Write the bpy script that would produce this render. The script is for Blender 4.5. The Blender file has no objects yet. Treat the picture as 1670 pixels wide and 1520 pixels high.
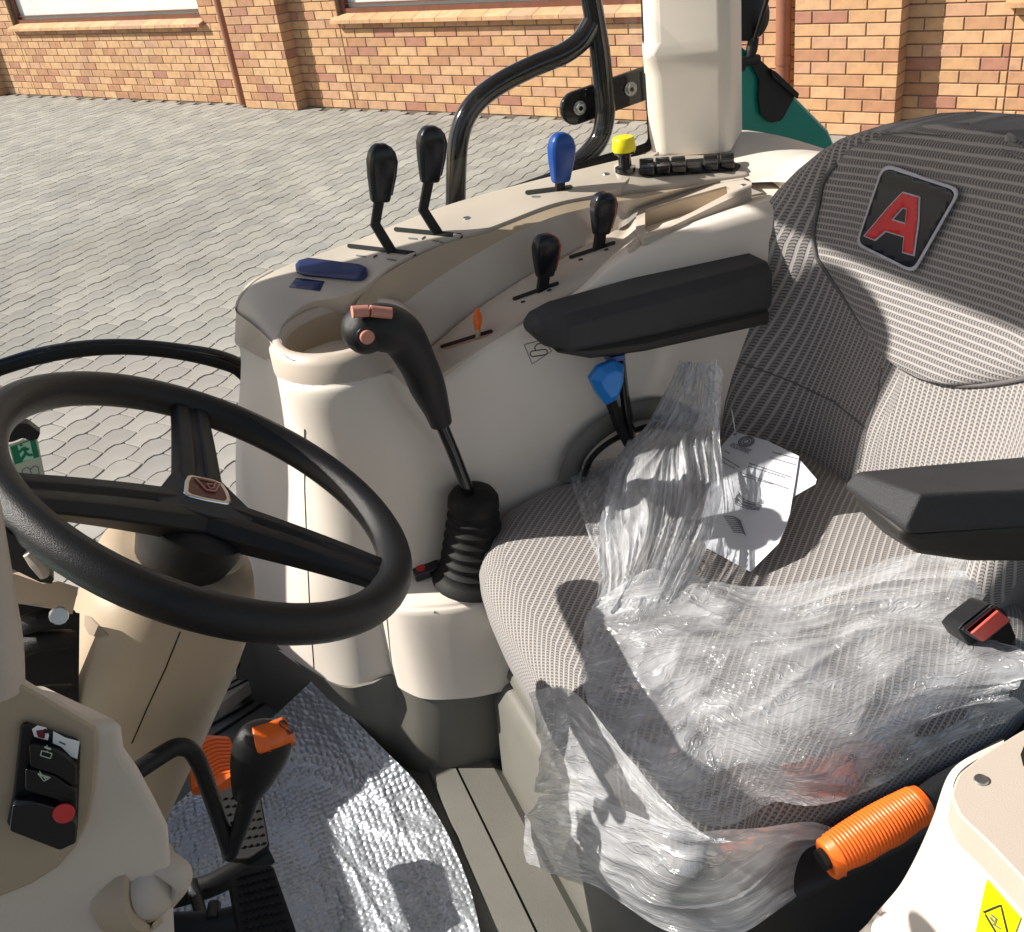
import bpy, bmesh, math, random
import numpy as np
from mathutils import Vector, Matrix, geometry
from mathutils.bvhtree import BVHTree
random.seed(7); rng = np.random.default_rng(7)
S = bpy.context.scene; COL = S.collection
R = math.radians

# ------------------------------------------------------------------ camera
# metres; X = towards the rear of the tractor, Y = towards its right side, Z = up; the eye is the origin,
# the yard lies at z = GZ and the cab floor at z = FZ
GZ, FZ = -2.1, -1.25
FPX, CX, CY = 1665.0, 835.0, 760.0
_d = Vector((395, 2740, FPX)).normalized()                 # gravity in camera axes (x right, y down, z ahead)
_h = (Vector((0, 0, 1)) - _d.z * _d).normalized()
_r = _h.cross(-_d)
if _r.x < 0: _r = -_r
_a = R(18)
XW = math.sin(_a) * _h + math.cos(_a) * _r; YW = math.cos(_a) * _h - math.sin(_a) * _r; ZW = -_d
MW = Matrix((XW, YW, ZW))                                  # camera axes -> world axes
cam = bpy.data.cameras.new('camera'); camo = bpy.data.objects.new('camera', cam); COL.objects.link(camo)
rot = Matrix((MW @ Vector((1, 0, 0)), MW @ Vector((0, -1, 0)), MW @ Vector((0, 0, -1)))).transposed()
camo.matrix_world = rot.to_4x4()
cam.sensor_width = 36; cam.lens = 36 * FPX / 1670; cam.clip_start = 0.02; cam.clip_end = 500
S.camera = camo
S.render.resolution_x, S.render.resolution_y = 1024, 932

def ray(px, py): return (MW @ Vector((px - CX, py - CY, FPX))).normalized()
def P(px, py, x=None, y=None, z=None):
    v = ray(px, py)
    if x is not None: return v * (x / v.x)
    if y is not None: return v * (y / v.y)
    return v * (z / v.z)
def onplane(px, py, p0, n):
    v = ray(px, py); return v * (n.dot(p0) / n.dot(v))
def proj(p):
    c = MW.transposed() @ Vector(p); return (CX + FPX * c.x / c.z, CY + FPX * c.y / c.z)

# ------------------------------------------------------------------ light
SUN_EL, SUN_H = R(37), Vector((-math.cos(R(25)), math.sin(R(25)), 0))
sdir = Vector((SUN_H.x * math.cos(SUN_EL), SUN_H.y * math.cos(SUN_EL), math.sin(SUN_EL)))
w = bpy.data.worlds.new('World'); S.world = w; w.use_nodes = True
nt = w.node_tree; bg = nt.nodes['Background']
sky = nt.nodes.new('ShaderNodeTexSky'); sky.sky_type = 'NISHITA'; sky.sun_disc = False
sky.sun_elevation = SUN_EL; sky.sun_rotation = math.atan2(SUN_H.x, SUN_H.y)
tint = nt.nodes.new('ShaderNodeMix'); tint.data_type = 'RGBA'; tint.blend_type = 'MULTIPLY'; tint.inputs[0].default_value = 1; tint.inputs[7].default_value = (1.12, 1.0, .88, 1)
nt.links.new(sky.outputs[0], tint.inputs[6]); nt.links.new(tint.outputs[2], bg.inputs[0]); bg.inputs[1].default_value = 0.085
sl = bpy.data.lights.new('sun', 'SUN'); sl.energy = 5.0; sl.angle = R(0.5); sl.color = (1, .945, .86)
so = bpy.data.objects.new('sun', sl); COL.objects.link(so); so.rotation_euler = sdir.to_track_quat('Z', 'Y').to_euler()
so.location = sdir * 20
S.view_settings.view_transform = 'Standard'; S.view_settings.look = 'None'
S.view_settings.exposure = 0.7; S.view_settings.gamma = 1; S.view_settings.use_curve_mapping = False
S.cycles.use_denoising = True; S.cycles.max_bounces = 8; S.cycles.transparent_max_bounces = 16

# ------------------------------------------------------------------ materials
MATS = {}
def mat(name, col, rough=.5, metal=0., var=.06, vscale=9., bump=0., bscale=400., spec=.5, coat=0.):
    if name in MATS: return MATS[name]
    m = bpy.data.materials.new(name); m.use_nodes = True; n = m.node_tree.nodes; l = m.node_tree.links
    b = n['Principled BSDF']; tc = n.new('ShaderNodeTexCoord')
    b.inputs['Roughness'].default_value = rough; b.inputs['Metallic'].default_value = metal
    b.inputs['Specular IOR Level'].default_value = spec; b.inputs['Coat Weight'].default_value = coat
    nz = n.new('ShaderNodeTexNoise'); nz.inputs['Scale'].default_value = vscale; nz.inputs['Detail'].default_value = 6
    l.new(tc.outputs['Object'], nz.inputs[0])
    mr = n.new('ShaderNodeMapRange'); mr.inputs[1].default_value = .3; mr.inputs[2].default_value = .7
    mr.inputs[3].default_value = 1 - var; mr.inputs[4].default_value = 1 + var
    l.new(nz.outputs[0], mr.inputs[0])
    hs = n.new('ShaderNodeHueSaturation'); hs.inputs['Color'].default_value = (*col, 1); l.new(mr.outputs[0], hs.inputs['Value'])
    l.new(hs.outputs[0], b.inputs['Base Color'])
    if bump:
        n2 = n.new('ShaderNodeTexNoise'); n2.inputs['Scale'].default_value = bscale; n2.inputs['Detail'].default_value = 3
        l.new(tc.outputs['Object'], n2.inputs[0])
        bp = n.new('ShaderNodeBump'); bp.inputs['Strength'].default_value = bump; bp.inputs['Distance'].default_value = .002
        l.new(n2.outputs[0], bp.inputs['Height']); l.new(bp.outputs[0], b.inputs['Normal'])
        r2 = n.new('ShaderNodeMapRange'); r2.inputs[3].default_value = rough - .07; r2.inputs[4].default_value = rough + .1
        l.new(nz.outputs[0], r2.inputs[0]); l.new(r2.outputs[0], b.inputs['Roughness'])
    MATS[name] = m; return m
WHITE = mat('cream plastic', (.76, .69, .61), .42, bump=.12, bscale=900, var=.02)
BEIGE = mat('beige plastic', (.51, .44, .37), .45, bump=.15, bscale=900, var=.025)
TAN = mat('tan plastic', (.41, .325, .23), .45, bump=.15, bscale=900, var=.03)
DGREY = mat('dark grey floor plastic', (.14, .136, .118), .5, bump=.3, bscale=700, var=.08)
BLACKP = mat('black plastic', (.010, .0105, .012), .36, spec=.35, bump=.35, bscale=1100, var=.1)
KNOB = mat('black knob plastic', (.010, .011, .015), .26, spec=.4, var=.1)
BLACKG = mat('black gloss paint', (.008, .008, .01), .12, var=.1, coat=.4)
RUBBER = mat('black rubber', (.014, .014, .014), .6, spec=.2, bump=.3, bscale=500, var=.15)
ARM = mat('armrest vinyl', (.036, .037, .040), .5, spec=.4, bump=.6, bscale=900, var=.1)
ARMSH = mat('armrest shell', (.03, .029, .026), .5, spec=.35, bump=.3, bscale=900, var=.1)
BLUE = mat('blue plastic', (.008, .065, .30), .33, var=.04)
NAVY = mat('navy plastic', (.012, .02, .10), .33, var=.05)
SKYBLUE = mat('bright blue plastic', (.01, .20, .62), .33, var=.04)
ORANGE = mat('orange plastic', (.80, .14, .012), .38, var=.05, bump=.1)
ORRED = mat('orange red plastic', (.55, .07, .02), .35, var=.05)
SALMON = mat('faded orange buttons', (.55, .24, .18), .4, var=.08)
YELLOW = mat('yellow plastic', (.85, .72, .01), .35, var=.03)
RED = mat('red plastic', (.60, .03, .03), .35, var=.05)
BRICKRED = mat('buckle red', (.75, .09, .07), .4, var=.05)
TEAL = mat('teal green paint', (.0, .24, .19), .25, var=.05, coat=.5)
STEEL = mat('zinc steel', (.55, .56, .56), .3, 1., var=.15, vscale=60)
CHROME = mat('chrome', (.75, .74, .74), .15, 1.)
DARK = mat('dark recess', (.006, .006, .006), .7)
PRINT = mat('black print', (.03, .03, .03), .6)
PRINTG = mat('grey print', (.16, .16, .18), .6)
PAPER = mat('paper', (.62, .64, .69), .6, var=.03)
STKY = mat('sticker yellow', (.88, .86, .0), .4, var=.02)
DASHP = mat('dash plastic', (.62, .54, .46), .45, bump=.15, bscale=900, var=.03)
WHITEP = mat('white print', (.8, .8, .8), .5)
REDP = mat('red print', (.62, .03, .035), .5)
BADGE = mat('dark badge fabric', (.006, .009, .018), .35, var=.1)
BADGEW = mat('pale badge edge', (.50, .50, .56), .5)
GREENS = mat('green sticker', (.0, .21, .09), .5)
GREENL = mat('pale green sticker', (.42, .72, .55), .5)
CLEARS = mat('pale sticker', (.50, .54, .44), .5)
BROWN = mat('brown painted metal', (.16, .055, .03), .4, var=.15)
PIPE = mat('copper brown downpipe', (.25, .10, .06), .4, var=.12, vscale=3)
MORTAR = mat('mortar', (.24, .17, .11), .9, var=.2, vscale=30, bump=.5, bscale=90)
BLIND = mat('white blind', (.82, .83, .84), .5, var=.10, vscale=1.2)
BRICKM = [mat('brick %s' % k, c, .8, var=.16, vscale=14, bump=.6, bscale=120) for k, c in
          dict(a=(.52, .30, .15), b=(.45, .245, .13), c=(.56, .34, .185), d=(.41, .205, .11), e=(.38, .175, .115), f=(.50, .285, .17), g=(.54, .32, .16)).items()]
PAVM = [mat('paver %s' % k, c, .85, var=.13, vscale=5, bump=.8, bscale=160) for k, c in
        dict(a=(.30, .285, .26), b=(.275, .262, .24), c=(.325, .31, .28), d=(.29, .275, .245), e=(.265, .253, .235)).items()]
SAND = mat('joint sand', (.085, .075, .062), .95, var=.3, vscale=12, bump=.5, bscale=60)

def stain(m, amount=.35, scale=.35):
    "broad soft dirt patches in world space, so that neighbouring pavers share them"
    n = m.node_tree.nodes; l = m.node_tree.links; b = n['Principled BSDF']
    src = b.inputs['Base Color'].links[0].from_socket
    g = n.new('ShaderNodeNewGeometry'); nz = n.new('ShaderNodeTexNoise'); nz.inputs['Scale'].default_value = scale; nz.inputs['Detail'].default_value = 5
    l.new(g.outputs['Position'], nz.inputs[0])
    cr = n.new('ShaderNodeMapRange'); cr.inputs[1].default_value = .47; cr.inputs[2].default_value = .72; cr.inputs[3].default_value = 0; cr.inputs[4].default_value = amount
    l.new(nz.outputs[0], cr.inputs[0])
    mx = n.new('ShaderNodeMix'); mx.data_type = 'RGBA'; mx.inputs[7].default_value = (.16, .14, .115, 1)
    l.new(cr.outputs[0], mx.inputs[0]); l.new(src, mx.inputs[6]); l.new(mx.outputs[2], b.inputs['Base Color'])
for m in PAVM: stain(m, .45, .45)
for m in BRICKM: stain(m, .16, 1.1)

def fabric(name, light=(.38, .355, .34), dark=(.115, .108, .11), pitch=.0086, axis=0, dots=True):
    "ribbed knit: pale ribs with dark herringbone stitches between; U across the ribs, V along them, both in metres"
    m = bpy.data.materials.new(name); m.use_nodes = True; n = m.node_tree.nodes; l = m.node_tree.links
    b = n['Principled BSDF']; b.inputs['Roughness'].default_value = .9; b.inputs['Specular IOR Level'].default_value = .15
    b.inputs['Sheen Weight'].default_value = .25
    uv = n.new('ShaderNodeUVMap'); sp = n.new('ShaderNodeSeparateXYZ'); l.new(uv.outputs[0], sp.inputs[0])
    nz = n.new('ShaderNodeTexNoise'); nz.inputs['Scale'].default_value = 40; l.new(uv.outputs[0], nz.inputs[0])
    def M(op, a, b_=None, c=None):
        k = n.new('ShaderNodeMath'); k.operation = op
        for i, v in enumerate((a, b_, c)):
            if v is None: continue
            if isinstance(v, (int, float)): k.inputs[i].default_value = v
            else: l.new(v, k.inputs[i])
        return k.outputs[0]
    wob = M('MULTIPLY', M('SUBTRACT', nz.outputs[0], .5), .0012)
    u = M('DIVIDE', M('ADD', sp.outputs[0], wob), pitch)
    fu = M('FRACT', u); tri = M('ABSOLUTE', M('SUBTRACT', fu, .5))           # 0 mid stitch row .. .5 on rib
    rib = n.new('ShaderNodeMapRange'); rib.inputs[1].default_value = .27; rib.inputs[2].default_value = .38; l.new(tri, rib.inputs[0])
    v = M('DIVIDE', M('ADD', sp.outputs[1], M('MULTIPLY', tri, .0040)), .0044)
    fv = M('ABSOLUTE', M('SUBTRACT', M('FRACT', v), .5))
    st = n.new('ShaderNodeMapRange'); st.inputs[1].default_value = .16; st.inputs[2].default_value = .30; st.inputs[3].default_value = 0; st.inputs[4].default_value = .62
    l.new(fv, st.inputs[0])
    val = M('MAXIMUM', rib.outputs[0], st.outputs[0])
    mx = n.new('ShaderNodeMix'); mx.data_type = 'RGBA'; mx.inputs[6].default_value = (*dark, 1); mx.inputs[7].default_value = (*light, 1)
    l.new(val, mx.inputs[0]); l.new(mx.outputs[2], b.inputs['Base Color'])
    bp = n.new('ShaderNodeBump'); bp.inputs['Strength'].default_value = .7; bp.inputs['Distance'].default_value = .0015
    l.new(val, bp.inputs['Height']); l.new(bp.outputs[0], b.inputs['Normal'])
    return m
FAB = fabric('ribbed seat fabric')

def film(name, base=.12, scale=(6, 60, 1), hi=.7, sharp=.55, warp=.25):
    "clear wrapping film: mostly transparent, milky along its creases, glossy"
    m = bpy.data.materials.new(name); m.use_nodes = True; n = m.node_tree.nodes; l = m.node_tree.links
    out = n['Material Output']; b = n['Principled BSDF']
    b.inputs['Base Color'].default_value = (.84, .86, .90, 1); b.inputs['Roughness'].default_value = .24
    b.inputs['Specular IOR Level'].default_value = 1.0
    uv = n.new('ShaderNodeUVMap')
    wn = n.new('ShaderNodeTexNoise'); wn.inputs['Scale'].default_value = 4.5; wn.inputs['Detail'].default_value = 4; l.new(uv.outputs[0], wn.inputs[0])
    vs = n.new('ShaderNodeVectorMath'); vs.operation = 'SUBTRACT'; vs.inputs[1].default_value = (.5, .5, .5); l.new(wn.outputs['Color'], vs.inputs[0])
    vm = n.new('ShaderNodeVectorMath'); vm.operation = 'SCALE'; vm.inputs['Scale'].default_value = warp; l.new(vs.outputs[0], vm.inputs[0])
    va = n.new('ShaderNodeVectorMath'); va.operation = 'ADD'; l.new(uv.outputs[0], va.inputs[0]); l.new(vm.outputs[0], va.inputs[1])
    mp = n.new('ShaderNodeMapping'); mp.inputs['Scale'].default_value = scale; l.new(va.outputs[0], mp.inputs[0])
    nz = n.new('ShaderNodeTexNoise'); nz.inputs['Scale'].default_value = 1; nz.inputs['Detail'].default_value = 5; nz.inputs['Roughness'].default_value = .55
    l.new(mp.outputs[0], nz.inputs[0])
    # thin crease lines: where the noise crosses its mean
    def M(op, x, y=None, z=None, cl=False):
        k = n.new('ShaderNodeMath'); k.operation = op; k.use_clamp = cl
        for i, v in enumerate((x, y, z)):
            if v is None: continue
            if isinstance(v, (int, float)): k.inputs[i].default_value = v
            else: l.new(v, k.inputs[i])
        return k.outputs[0]
    d = M('ABSOLUTE', M('SUBTRACT', nz.outputs[0], .5))
    line = n.new('ShaderNodeMapRange'); line.inputs[1].default_value = 0; line.inputs[2].default_value = .045; line.inputs[3].default_value = 1; line.inputs[4].default_value = 0; l.new(d, line.inputs[0])
    n3 = n.new('ShaderNodeTexNoise'); n3.inputs['Scale'].default_value = 7; n3.inputs['Detail'].default_value = 3; l.new(uv.outputs[0], n3.inputs[0])
    pat = n.new('ShaderNodeMapRange'); pat.inputs[1].default_value = .40; pat.inputs[2].default_value = .68; pat.inputs[3].default_value = 0; pat.inputs[4].default_value = 1; l.new(n3.outputs[0], pat.inputs[0])
    cre = M('MULTIPLY', M('POWER', line.outputs[0], 2), sharp)
    lw = n.new('ShaderNodeLayerWeight'); lw.inputs[0].default_value = .3
    geo_ = M('MULTIPLY', lw.outputs['Facing'], .35)
    al = M('ADD', M('ADD', M('MULTIPLY', pat.outputs[0], hi - base), base), M('ADD', M('MULTIPLY', cre, pat.outputs[0]), geo_), None, True)
    bp = n.new('ShaderNodeBump'); bp.inputs['Strength'].default_value = .8; bp.inputs['Distance'].default_value = .0028
    l.new(M('ADD', M('MULTIPLY', line.outputs[0], .5), nz.outputs[0]), bp.inputs['Height']); l.new(bp.outputs[0], b.inputs['Normal'])
    tr = n.new('ShaderNodeBsdfTransparent'); tr.inputs[0].default_value = (.96, .97, .98, 1)
    tl = n.new('ShaderNodeBsdfTranslucent'); tl.inputs[0].default_value = (.8, .83, .87, 1)
    m1 = n.new('ShaderNodeMixShader'); m1.inputs[0].default_value = .25; l.new(b.outputs[0], m1.inputs[1]); l.new(tl.outputs[0], m1.inputs[2])
    m2 = n.new('ShaderNodeMixShader'); l.new(al, m2.inputs[0]); l.new(tr.outputs[0], m2.inputs[1]); l.new(m1.outputs[0], m2.inputs[2])
    gl = n.new('ShaderNodeBsdfGlossy'); gl.inputs['Roughness'].default_value = .14; l.new(bp.outputs[0], gl.inputs['Normal'])
    m3 = n.new('ShaderNodeMixShader'); m3.inputs[0].default_value = .10; l.new(m2.outputs[0], m3.inputs[1]); l.new(gl.outputs[0], m3.inputs[2])
    l.new(m3.outputs[0], out.inputs[0]); return m

def glass(name, tint=(.93, .96, .95)):
    m = bpy.data.materials.new(name); m.use_nodes = True; n = m.node_tree.nodes; l = m.node_tree.links
    out = n['Material Output']; n.remove(n['Principled BSDF'])
    tr = n.new('ShaderNodeBsdfTransparent'); tr.inputs[0].default_value = (*tint, 1)
    gl = n.new('ShaderNodeBsdfGlossy'); gl.inputs['Roughness'].default_value = .03
    lw = n.new('ShaderNodeLayerWeight'); pw = n.new('ShaderNodeMath'); pw.operation = 'POWER'; pw.inputs[1].default_value = 4; l.new(lw.outputs['Facing'], pw.inputs[0])
    fr = n.new('ShaderNodeMath'); fr.operation = 'MULTIPLY_ADD'; fr.inputs[1].default_value = .6; fr.inputs[2].default_value = .03; l.new(pw.outputs[0], fr.inputs[0])
    mx = n.new('ShaderNodeMixShader'); l.new(fr.outputs[0], mx.inputs[0]); l.new(tr.outputs[0], mx.inputs[1]); l.new(gl.outputs[0], mx.inputs[2])
    l.new(mx.outputs[0], out.inputs[0]); return m
GLASS = glass('window glass')

# ------------------------------------------------------------------ builders
LOC = {}
def thing(name, label, cat, loc=(0, 0, 0), group=None):
    o = bpy.data.objects.new(name, None); COL.objects.link(o); o.location = loc; o.empty_display_size = .05
    LOC[o.name] = Vector(loc); o['label'] = label; o['category'] = cat
    if group: o['group'] = group
    return o
def tag(o, label, cat, group=None):
    o['label'] = label; o['category'] = cat
    if group: o['group'] = group
    return o
def mk(name, verts, faces, m, parent=None, smooth=40, uvs=None, mi=None, origin=None):
    me = bpy.data.meshes.new(name)
    off = LOC[parent.name] if parent else (Vector(origin) if origin is not None else Vector((0, 0, 0)))
    me.from_pydata([tuple(Vector(v) - off) for v in verts], [], [tuple(f) for f in faces])
    for k in (m if isinstance(m, list) else [m]): me.materials.append(k)
    if mi is not None: me.polygons.foreach_set('material_index', mi)
    bm = bmesh.new(); bm.from_mesh(me); bmesh.ops.remove_doubles(bm, verts=bm.verts, dist=1e-6)
    if uvs is None: bmesh.ops.recalc_face_normals(bm, faces=bm.faces)
    else:
        ul = bm.loops.layers.uv.new('UVMap')
        if len(bm.verts) == len(verts):
            bm.verts.index_update()
            for f in bm.faces:
                for lp in f.loops: lp[ul].uv = uvs[lp.vert.index]
    bm.to_mesh(me); bm.free()
    if smooth:
        me.polygons.foreach_set('use_smooth', [True] * len(me.polygons)); me.set_sharp_from_angle(angle=R(smooth))
    o = bpy.data.objects.new(name, me); COL.objects.link(o)
    if parent: o.parent = parent
    elif origin is not None: o.location = off
    LOC[o.name] = off
    return o
def bev(o, w=.003, seg=2, ang=35):
    b = o.modifiers.new('bevel', 'BEVEL'); b.width = w; b.segments = seg; b.limit_method = 'ANGLE'; b.angle_limit = R(ang); return o
def solid(o, t, off=-1):
    s = o.modifiers.new('solid', 'SOLIDIFY'); s.thickness = t; s.offset = off; return o
def catmull(pts, n, closed=False):
    pts = [Vector(p) for p in pts]; out = []; k = len(pts); segs = k if closed else k - 1
    for s in range(segs):
        g = (lambda i: pts[i % k]) if closed else (lambda i: pts[max(0, min(k - 1, i))])
        p0, p1, p2, p3 = g(s - 1), g(s), g(s + 1), g(s + 2)
        for j in range(n):
            t = j / n
            out.append(.5 * ((2 * p1) + (p2 - p0) * t + (2 * p0 - 5 * p1 + 4 * p2 - p3) * t * t + (3 * p1 - p0 - 3 * p2 + p3) * t ** 3))
    if not closed: out.append(pts[-1].copy())
    return out
def resample(pts, n):
    pts = [Vector(p) for p in pts]; L = [0]
    for a, b in zip(pts, pts[1:]): L.append(L[-1] + (b - a).length)
    out = []; j = 0
    for i in range(n):
        t = L[-1] * i / (n - 1)
        while j < len(L) - 2 and L[j + 1] < t: j += 1
        f = (t - L[j]) / max(1e-9, L[j + 1] - L[j]); out.append(pts[j].lerp(pts[j + 1], min(1, f)))
    return out
def rails(name, rl, m, parent=None, nu=40, nv=1, smooth_v=False, even=True, thick=0, sm=50, curve=True, uv=None):
    rr = []
    for r_ in rl:
        q = catmull(r_, 8) if curve else [Vector(p) for p in r_]
        rr.append(resample(q, nu) if even else q)
    nu = len(rr[0]); cols = []
    for i in range(nu):
        c = [r_[i] for r_ in rr]
        if smooth_v: c = catmull(c, nv)
        else:
            o = []
            for a, b in zip(c, c[1:]): o += [a.lerp(b, j / nv) for j in range(nv)]
            c = o + [c[-1]]
        cols.append(c)
    nvv = len(cols[0]); V = [p for c in cols for p in c]
    F = [(i * nvv + j, i * nvv + j + 1, (i + 1) * nvv + j + 1, (i + 1) * nvv + j) for i in range(nu - 1) for j in range(nvv - 1)]
    o = mk(name, V, F, m, parent, sm, uvs=[uv(p) for p in V] if uv else None)
    if thick: solid(o, thick)
    return o
def frames(pts):
    T = []
    for i in range(len(pts)):
        a = pts[max(0, i - 1)]; b = pts[min(len(pts) - 1, i + 1)]; T.append((b - a).normalized())
    u = T[0].orthogonal().normalized(); out = []
    for t in T:
        u = (u - t * u.dot(t)).normalized(); out.append((u.copy(), t.cross(u)))
    return out
def tube(pts, rad, seg=14, closed=False, curve=8, cap=True, up=None, sq=1.0, power=2.0):
    "swept tube; rad a number or one per point; up fixes the section's first axis, sq squashes the second, power>2 squares it off"
    pts = [Vector(p) for p in pts]; n0 = len(pts)
    rad = [rad] * n0 if isinstance(rad, (int, float)) else list(rad)
    if curve > 1 and n0 > 2:
        rv = catmull([Vector((r_, 0, 0)) for r_ in rad], curve, closed); pts = catmull(pts, curve, closed); rad = [v.x for v in rv]
    if closed: ff = frames(pts + pts[:2])[1:len(pts) + 1]; ff = frames(pts)
    else: ff = frames(pts)
    V = []; F = []
    for i, (p, r_) in enumerate(zip(pts, rad)):
        u, v = ff[i]
        if up is not None:
            t = u.cross(v); u = (up - t * up.dot(t)).normalized(); v = t.cross(u)
        for k in range(seg):
            a = 2 * math.pi * k / seg; c, s = math.cos(a), math.sin(a)
            if power != 2: c = math.copysign(abs(c) ** (2 / power), c); s = math.copysign(abs(s) ** (2 / power), s)
            V.append(p + r_ * (c * u + s * v * sq))
    n = len(pts)
    for i in range(n if closed else n - 1):
        for k in range(seg):
            a = i * seg + k; b = i * seg + (k + 1) % seg; c = ((i + 1) % n) * seg + (k + 1) % seg; d = ((i + 1) % n) * seg + k
            F.append((a, b, c, d))
    if cap and not closed: F += [tuple(range(seg))[::-1], tuple((n - 1) * seg + k for k in range(seg))]
    return V, F
def sections(secs, cap=True):
    "loft through rings (lists of equally many points)"
    V = [Vector(p) for s in secs for p in s]; n = len(secs[0]); F = []
    for i in range(len(secs) - 1):
        for k in range(n): F.append((i * n + k, i * n + (k + 1) % n, (i + 1) * n + (k + 1) % n, (i + 1) * n + k))
    if cap: F += [tuple(range(n))[::-1], tuple((len(secs) - 1) * n + k for k in range(n))]
    return V, F
def prism(poly, ext):
    "polygon (world points) swept along ext"
    poly = [Vector(p) for p in poly]; ext = Vector(ext); n = len(poly)
    return poly + [p + ext for p in poly], [tuple(range(n))[::-1], tuple(range(n, 2 * n))] + [(k, (k + 1) % n, n + (k + 1) % n, n + k) for k in range(n)]
def box(c, sx, sy, sz, ax=None):
    c = Vector(c); X, Y, Z = ax or (Vector((1, 0, 0)), Vector((0, 1, 0)), Vector((0, 0, 1)))
    V = [c + X * sx / 2 * i + Y * sy / 2 * j + Z * sz / 2 * k for i in (-1, 1) for j in (-1, 1) for k in (-1, 1)]
    return V, [(0, 1, 3, 2), (4, 6, 7, 5), (0, 4, 5, 1), (2, 3, 7, 6), (0, 2, 6, 4), (1, 5, 7, 3)]
def join(*parts):
    V = []; F = []
    for v, f in parts:
        b = len(V); V += list(v); F += [tuple(b + i for i in q) for q in f]
    return V, F
def rpoly(pts, r_=.25, n=5):
    "round the corners of a 2-D or 3-D polygon (r = share of the shorter side)"
    pts = [Vector(p) for p in pts]; out = []; k = len(pts)
    for i in range(k):
        a, b, c = pts[i - 1], pts[i], pts[(i + 1) % k]; d = min((a - b).length, (c - b).length) * r_
        p = b + (a - b).normalized() * d; q = b + (c - b).normalized() * d
        for j in range(n + 1):
            t = j / n; out.append(p * (1 - t) ** 2 + b * 2 * t * (1 - t) + q * t * t)
    return out
_bvh = {}
def bvh(o):
    if o.name not in _bvh:
        off = LOC[o.name]; dg = bpy.context.evaluated_depsgraph_get()
        e = o.evaluated_get(dg).to_mesh()
        _bvh[o.name] = BVHTree.FromPolygons([v.co + off for v in e.vertices], [tuple(p.vertices) for p in e.polygons])
    return _bvh[o.name]
def hit(px, py, o):
    p, n, i, d = bvh(o).ray_cast(Vector((0, 0, 0)), ray(px, py))
    if p is None:
        p, n, i, d = bvh(o).find_nearest(ray(px, py) * 1.2)
    if n.dot(ray(px, py)) > 0: n = -n
    return p, n
def decal(name, poly, o, m, parent=None, off=.0008, holes=(), step=14, curved=True, thick=0, origin=None):
    "a sticker, slot or emblem lying on object o, its outline given by where one sees it"
    loops = [[Vector(p[:2]) for p in poly]] + [[Vector(p[:2]) for p in h] for h in holes]
    pts = []; edges = []
    for lp in loops:
        b = len(pts); q = []
        for i, p in enumerate(lp):
            e = lp[(i + 1) % len(lp)]; k = max(1, int((e - p).length / step)) if curved else 1
            q += [p.lerp(e, j / k) for j in range(k)]
        pts += q; edges += [(b + i, b + (i + 1) % len(q)) for i in range(len(q))]
    if curved:
        xs = [p.x for p in loops[0]]; ys = [p.y for p in loops[0]]
        x = min(xs) + step / 2
        while x < max(xs):
            y = min(ys) + step / 2
            while y < max(ys): pts.append(Vector((x, y))); y += step
            x += step
    r_ = geometry.delaunay_2d_cdt(pts, edges, [], 1, 1e-4)
    def inside(c, lp):
        k = False
        for i in range(len(lp)):
            a_, b_ = lp[i - 1], lp[i]
            if (a_.y > c.y) != (b_.y > c.y) and c.x < (b_.x - a_.x) * (c.y - a_.y) / (b_.y - a_.y) + a_.x: k = not k
        return k
    tris = [f for f in r_[2] if inside(sum((r_[0][i] for i in f), Vector((0, 0))) / len(f), loops[0]) and not any(inside(sum((r_[0][i] for i in f), Vector((0, 0))) / len(f), h) for h in loops[1:])]
    V = []
    for p in r_[0]:
        h, n = hit(p.x, p.y, o); V.append(h + n * off)
    ob = mk(name, V, [tuple(f) for f in tris], m, parent, 60, origin=origin)
    if thick: solid(ob, thick, 0)
    return ob
def cyl(c, ax, r0, r1, h, seg=20):
    c = Vector(c); ax = Vector(ax).normalized(); return tube([c, c + ax * h], [r0, r1], seg, curve=1)
def lathe(c, ax, prof, seg=24):
    c = Vector(c); ax = Vector(ax).normalized(); return tube([c + ax * h for h, r_ in prof], [r_ for h, r_ in prof], seg, curve=1)
def capsule(p, q, wpx):
    "outline in the picture of a slot from p to q"
    p = Vector(p[:2]); q = Vector(q[:2]); d = (q - p).normalized(); n = Vector((-d.y, d.x)); r_ = wpx / 2; out = []
    for c, s in ((q, 1), (p, -1)):
        for k in range(7):
            a = math.pi * k / 6; out.append(c + n * (r_ * s * math.cos(a)) + d * (r_ * s * math.sin(a)))
    return out

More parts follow.
